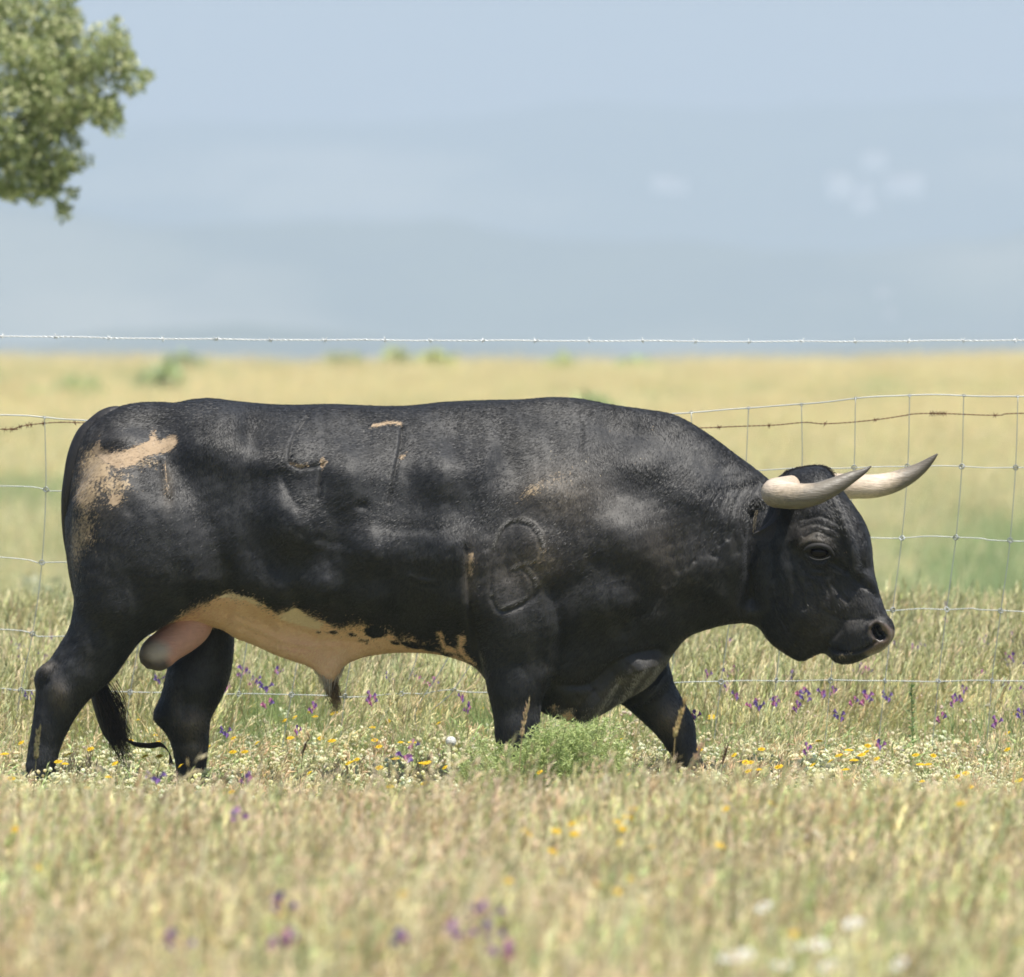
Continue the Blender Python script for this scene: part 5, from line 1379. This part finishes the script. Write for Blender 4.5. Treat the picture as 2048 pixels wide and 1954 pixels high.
def place_flowers(kind, spots, name, cat, texts, group, hf_back, hf_front):
    protos = {}
    byreg = {}
    spots = [(s[0] + i * 1e-4, *s[1:]) for i, s in enumerate(spots)]
    for s in spots: byreg.setdefault(region(s[0], s[1]), []).append(s[0])
    for v in byreg.values(): v.sort()
    for i, s in enumerate(spots):
        px, py = s[0], s[1]; fore = py > 1600
        key = (fore, i % 4)
        hf = hf_front if fore else hf_back
        if key not in protos: protos[key] = flower_proto(kind, 7*i + 3, hf)
        d = depth_for(px, py, hf); x = (px - 1024) / F * d; Y = d - D0
        t = empty(name, (x, Y, float(ground_z(x, Y))), (texts + " " + region(px, py)) if len(byreg[region(px, py)]) == 1 else "%s %s from the left, %s" % (ORD[min(25, byreg[region(px, py)].index(px))], texts, region(px, py)), cat, group)
        t.rotation_euler = (0, 0, random.uniform(-.6, .6)); sc = (s[2] if len(s) > 2 else random.uniform(.85, 1.15)) * (.72 if kind == 'purple' and not fore else .95)
        t.scale = (sc, sc, 1)
        for nm, me in protos[key]: local_obj(nm, me, t)

PURPLE = [(1775,1195),(1886,1208),(1862,1222),(1897,1246),(1819,1253),(1868,1258),(1813,1276),(1904,1274),(1953,1279),(1962,1286),(2017,1276),(1796,1295),(1819,1304),(1840,1296),(1922,1296),(2038,1318),(1953,1353),(2043,1336),(2046,1375),(1744,1395,1.4),(1719,1406,1.3),(1762,1395),(1900,1405),(1917,1400),(1870,1440),(2036,1431),(1981,1446),(1771,1495),
 (1437,1296),(1455,1313),(1407,1353),(1455,1351),(1563,1353,1.2),(1583,1355),(1451,1379),(1473,1395),(1487,1411,1.2),(1505,1413),(1537,1399),(1557,1409),(1587,1389,1.3),(1599,1393,1.3),(1589,1415),(1646,1391),(1696,1407),(1666,1433),(1607,1501),(1402,1435),
 (5,1294,1.4),(37,1299),(32,1324),(91,1319,1.5),(87,1283),(46,1394),(240,1344),(263,1337,1.3),(274,1330),(304,1360),(477,1347,1.4),(489,1344,1.4),(493,1371),(513,1376,1.4),(452,1376,1.3),(566,1346),(518,1411,1.3),(285,1556,1.6),(495,1559),
 (832,1358,1.3),(842,1368,1.4),(772,1357),(730,1395),(815,1520,1.8),(818,1495),
 (944,1831,1.2),(919,1866,1.3),(986,1863),(977,1906,1.3),(801,1882,1.2),(979,1825),(342,1881,1.2),(538,1884,1.2),(587,1881,1.2),(491,1635),(546,1806)]
YELLOW = [(609,1421),(582,1432),(575,1439),(633,1431),(841,1416,1.4),(957,1414),(767,1439),(754,1454),(499,1484),(640,1480,1.3),(303,1418,1.3),(278,1439),(292,1484,1.3),(282,1486),(310,1510),(12,1507,1.3),(110,1506,1.6),(93,1521,1.2),(9,1555,1.2),(231,1553),(684,1525),(443,1582),(853,1523,1.5),(868,1525,1.5),(685,1523),(698,1517),
 (1413,1430),(1428,1436),(1459,1509),(1473,1522),(1555,1530,1.3),(1520,1538),(1638,1520,1.2),(1700,1507,1.3),(1722,1489),(1644,1481),(2013,1425,1.4),(2022,1428,1.3),(1853,1509),(1855,1528,1.3),(1905,1552),(1913,1572,1.3),(1849,1586),(1865,1596,1.3),(1905,1590),(1903,1604),(1495,1590),(1537,1606),(1595,1594),(1935,1380),
 (1248,1615,1.3),(1214,1644,1.3),(1162,1646,1.3),(1125,1665),(1193,1687),(1040,1667),(822,1786),(1198,1779),(684,1866),(52,1731),(50,1656),(1553,1863,1.2),(1722,1891,1.2),(2009,1883,1.2),(1180,1730),(1100,1740)]
WHITE = [(1511,1811),(1670,1843),(1613,1885),(1605,1889),(1433,1911),(1447,1909),(1473,1905),(1581,1927),(1784,1925),(1626,1929)]
fr = random.Random(8)
PURPLE += [(fr.uniform(1400, 2040), fr.triangular(1215, 1440, 1310), fr.uniform(.7, 1.1)) for _ in range(34)] + [(fr.uniform(420, 940), fr.uniform(1345, 1470), fr.uniform(.7, 1.1)) for _ in range(9)]
YELLOW += [(fr.uniform(0, 2040), fr.triangular(1395, 1600, 1500), fr.uniform(.8, 1.3)) for _ in range(60)] + [(fr.gauss(1200, 90), fr.triangular(1600, 1800, 1640), 1.1) for _ in range(14)]
place_flowers('purple', PURPLE, "purple_wildflower", "wildflower", "purple flower", "purple flowers in the meadow", .30, .38)
place_flowers('yellow', YELLOW, "yellow_wildflower", "wildflower", "yellow flower", "yellow flowers in the meadow", .22, .38)
place_flowers('white', WHITE, "white_daisy", "daisy", "white daisy", "white daisies in the foreground", .4, .40)

# feathery green plant in front of the near foreleg
def feathery():
    d = 38.7; x0 = (1090 - 1024) / F * d
    t = empty("feathery_green_plant", (x0, d - D0, float(ground_z(x0, d - D0))), "feathery fennel like green plant growing in front of the bull's near foreleg", "plant")
    r = np.random.default_rng(5); st = MB(); lf = MB()
    for k in range(95):
        px = r.normal(1090, 92); w = np.clip(1 - ((px - 1090) / 205) ** 2, .15, 1)
        if px < 905 or px > 1290: continue
        top = np.interp(px, [900, 960, 1010, 1040, 1075, 1100, 1150, 1200, 1250, 1300], [1525, 1475, 1470, 1500, 1440, 1440, 1445, 1432, 1470, 1530]) + abs(r.normal(0, 40))
        yy = r.normal(0, .12); dd = d + yy
        X = (px - 1024) / F * dd - x0; hh = H + (720 - top) / F * dd - float(ground_z(x0, d - D0)); hh = max(hh, .1)
        a = r.uniform(0, 6.28); root = np.array([X*.7 + r.normal(0, .02), yy*.5, 0]); tip = np.array([X, yy, hh])
        s = spline([root, root*.5 + tip*.5 + np.array([r.normal(0, .01), 0, .02]), tip], 4)
        V, Fs = tube_arrays(s, np.linspace(.0024, .0009, len(s)), 4, False); st.add(V, Fs, jit(r, (.38, .44, .18), .15))
        for j in range(15):
            q = .35 + .65 * j / 14; p = root*(1-q) + tip*q + np.array([0, 0, .02*q*(1-q)*4])
            for b in range(3):
                az = r.uniform(0, 6.28); L_ = r.uniform(.025, .06) * (1.15 - q*.6); dv = np.array([math.cos(az), math.sin(az), r.uniform(.1, .9)]); dv /= np.linalg.norm(dv)
                for m in range(7):
                    o_ = p + dv*L_*(m/7); e = dv*.6 + r.normal(0, .55, 3); e /= np.linalg.norm(e); l2 = r.uniform(.010, .022)
                    s_ = np.cross(e, r.normal(size=3)); s_ /= np.linalg.norm(s_)
                    lf.add([o_ - s_*.0015, o_ + s_*.0015, o_ + e*l2], [[0, 1, 2]], jit(r, (.48, .56, .24), .3))
    local_obj("stem", st.mesh("stem", M_PLAIN_VEG), t)
    o = local_obj("foliage", lf.mesh("foliage", M_PLAIN_VEG), t)
feathery()

def seed_stalk(px, top, bot, d, w, label, lean=.2, tone=(.58, .44, .26), n=46):
    x0 = (px - 1024) / F * d; z0 = float(ground_z(x0, d - D0)); zt = H + (720 - top) / F * d; zb = H + (720 - bot) / F * d
    t = empty("dry_grass_stalk", (x0, d - D0, z0), label, "grass stalk", "single dry seed stalks")
    r = np.random.default_rng(int(px)); dx = (zt - zb) * lean; st = MB(); hd = MB()
    a, b = np.array([0, 0, zb - z0]), np.array([dx, 0, zt - z0])
    V, Fs = tube_arrays(spline([(-.02, 0, 0), tuple(a), tuple(b)], 5), .0012, 4, False); st.add(V, Fs, np.array(tone)*.8)
    for j in range(n):
        q = r.random(); p = a*(1-q) + b*q; az = r.uniform(0, 6.28); dv = np.array([math.cos(az)*.35, math.sin(az)*.35, 1.0])
        spikelet(hd, p, dv, r.uniform(.014, .026), w*.38*(1 - .6*q), jit(r, tone, .2), r)
    local_obj("stem", st.mesh("stem", M_PLAIN_VEG), t); local_obj("seed_head", hd.mesh("seed_head", M_PLAIN_VEG), t)
seed_stalk(1043, 1405, 1478, 37.2, .020, "tall straw coloured seed head standing against the near foreleg")
seed_stalk(1350, 1402, 1476, 35.6, .024, "blurred yellowish seed head in front of the leading foreleg's knee", .3, (.60, .46, .22))
seed_stalk(1372, 1488, 1560, 35.0, .022, "blurred pinkish seed head hiding the leading foreleg's fetlock", .5, (.62, .44, .30))
seed_stalk(1445, 1490, 1530, 38.5, .010, "dark brown spent stalk right of the leading foreleg", .3, (.16, .09, .06), 26)
seed_stalk(605, 1475, 1512, 38.5, .009, "dark brown spent stalk below the hanging belly tuft", .4, (.16, .09, .06), 26)
seed_stalk(72, 1462, 1520, 37.4, .030, "spiky olive seed head crossing the near hind leg", .1, (.26, .24, .12), 60)

def seed_clock():
    px, py, d = 902, 1483, 39.2; x = (px - 1024) / F * d; z = H + (720 - py) / F * d; g0 = float(ground_z(x, d - D0))
    t = empty("dandelion_clock", (x, d - D0, g0), "round white seed clock left of the feathery green plant", "seed head")
    r = np.random.default_rng(1); st = MB(); V, Fs = tube_arrays([(0, 0, 0), (.004, 0, (z-g0)/2), (0, 0, z - g0)], .0013, 5); st.add(V, Fs, (.3, .3, .15))
    local_obj("stem", st.mesh("stem", M_PLAIN_VEG), t)
    hd = MB(); c = np.array([0, 0, z - g0])
    for _ in range(170):
        v = r.normal(size=3); v /= np.linalg.norm(v); s_ = np.cross(v, r.normal(size=3)); s_ /= np.linalg.norm(s_); s2 = np.cross(v, s_)
        e = c + v*.015
        hd.add([c + v*.004, e - s_*.0035, e + s_*.0035], [[0, 1, 2]], (.86, .86, .80)); hd.add([e - s_*.004, e + s2*.004, e + s_*.004, e - s2*.004], [[0, 1, 2, 3]], (.88, .88, .84))
    local_obj("seed_head", hd.mesh("seed_head", M_PLAIN_VEG), t)
seed_clock()

# a leafy green spire right of the muzzle
def spire(px, top, bot, d, label):
    x0 = (px - 1024) / F * d; g0 = float(ground_z(x0, d - D0)); zt = H + (720 - top) / F * d - g0
    t = empty("leafy_spire", (x0, d - D0, g0), label, "plant"); r = np.random.default_rng(9); st = MB(); lf = MB()
    V, Fs = tube_arrays([(0, 0, 0), (.004, 0, zt*.5), (0, 0, zt)], .0018, 5); st.add(V, Fs, (.2, .28, .1))
    for j in range(70):
        q = r.random() ** .7; az = r.uniform(0, 6.28); L_ = .03 * (1.1 - .6*q); dv = np.array([math.cos(az), math.sin(az), .6]); s_ = np.cross(dv, [0, 0, 1.])
        p = np.array([0, 0, zt*q]); s_ /= np.linalg.norm(s_)
        lf.add([p, p + dv*L_*.5 + s_*.005, p + dv*L_, p + dv*L_*.5 - s_*.005], [[0, 1, 2, 3]], jit(r, (.20, .32, .12), .25))
    local_obj("stem", st.mesh("stem", M_PLAIN_VEG), t); local_obj("foliage", lf.mesh("foliage", M_PLAIN_VEG), t)
spire(1823, 1372, 1450, 42.2, "small leafy green spire below the muzzle at the right")

# green weeds on the far rise and along its crest
def weed(px, top, bot, halfw, d, label, seed, col=(.20, .27, .12)):
    x0 = (px - 1024) / F * d; g0 = float(ground_z(x0, d - D0)); sc = d / F
    if top > 900: col = (.46, .50, .32); halfw *= 1.25
    t = empty("green_weed", (x0, d - D0, g0 - .02), label, "weed", "green weeds on the far rise")
    hh = max(H + (720 - top) * sc - g0, .25); r = np.random.default_rng(seed); st = MB(); lf = MB(); R_ = halfw * sc
    for k in range(14):
        a = r.uniform(0, 6.28); q = R_ * math.sqrt(r.random()); tip = np.array([q*math.cos(a), q*math.sin(a)*.7, hh * r.uniform(.55, 1) * (1 - .4*(q/R_)**2)])
        V, Fs = tube_arrays([tip*[.3, .3, 0], tip*[.7, .7, .5], tip], .012, 4, False); st.add(V, Fs, (.2, .25, .1))
        for j in range(150):
            p = tip * [1, 1, r.uniform(.2, 1)] + r.normal(0, 1, 3) * [R_*.22, R_*.22, hh*.1]; p[2] = max(p[2], .02)
            ax = r.normal(size=3); ax /= np.linalg.norm(ax); s_ = np.cross(ax, r.normal(size=3)); s_ /= np.linalg.norm(s_); L_ = .0011 * d * r.uniform(.5, 1.1) 
            lf.add([p, p + ax*L_*.5 + s_*L_*.22, p + ax*L_, p + ax*L_*.5 - s_*L_*.22], [[0, 1, 2, 3]], jit(r, col, .3))
    local_obj("stem", st.mesh("stem", M_PLAIN_VEG), t); local_obj("foliage", lf.mesh("foliage", M_PLAIN_VEG), t)
for i, w in enumerate([(684,712,752,34,206,"green weed clump breaking the skyline above the bull's loin"),
    (800,708,738,26,207,"small pale green tuft on the crest, left of a pair above the bull's back", (.30,.33,.18)),
    (874,708,736,26,208,"small pale green tuft on the crest, right of a pair above the bull's back", (.33,.36,.16)),
    (1268,722,745,36,206,"low flat green weed on the crest above the bull's withers", (.26,.36,.16)),
    (362,706,770,26,200,"tall thin grey green weed on the crest above the bull's rump", (.24,.29,.17)),
    (320,722,800,40,170,"broad grey green weed patch just below the crest above the rump", (.26,.31,.17)),
    (130,758,800,60,160,"wide flat green patch on the rise at the left edge", (.28,.34,.17)),
    (1118,722,760,30,204,"faint yellow green tuft on the crest above the shoulder", (.34,.38,.18)),
    (1190,790,830,46,140,"soft green weed patch just above the bull's hump", (.28,.34,.17)),
    (90,1160,1260,85,74,"large soft green bush behind the fence at the left edge", (.22,.30,.14))
]):
    px, top, bot, hw, d, lab = w[:6]
    weed(px, top, bot, hw, d, lab, 200 + i, tuple(c * 1.7 for c in w[6]) if len(w) > 6 else (.42, .47, .27))
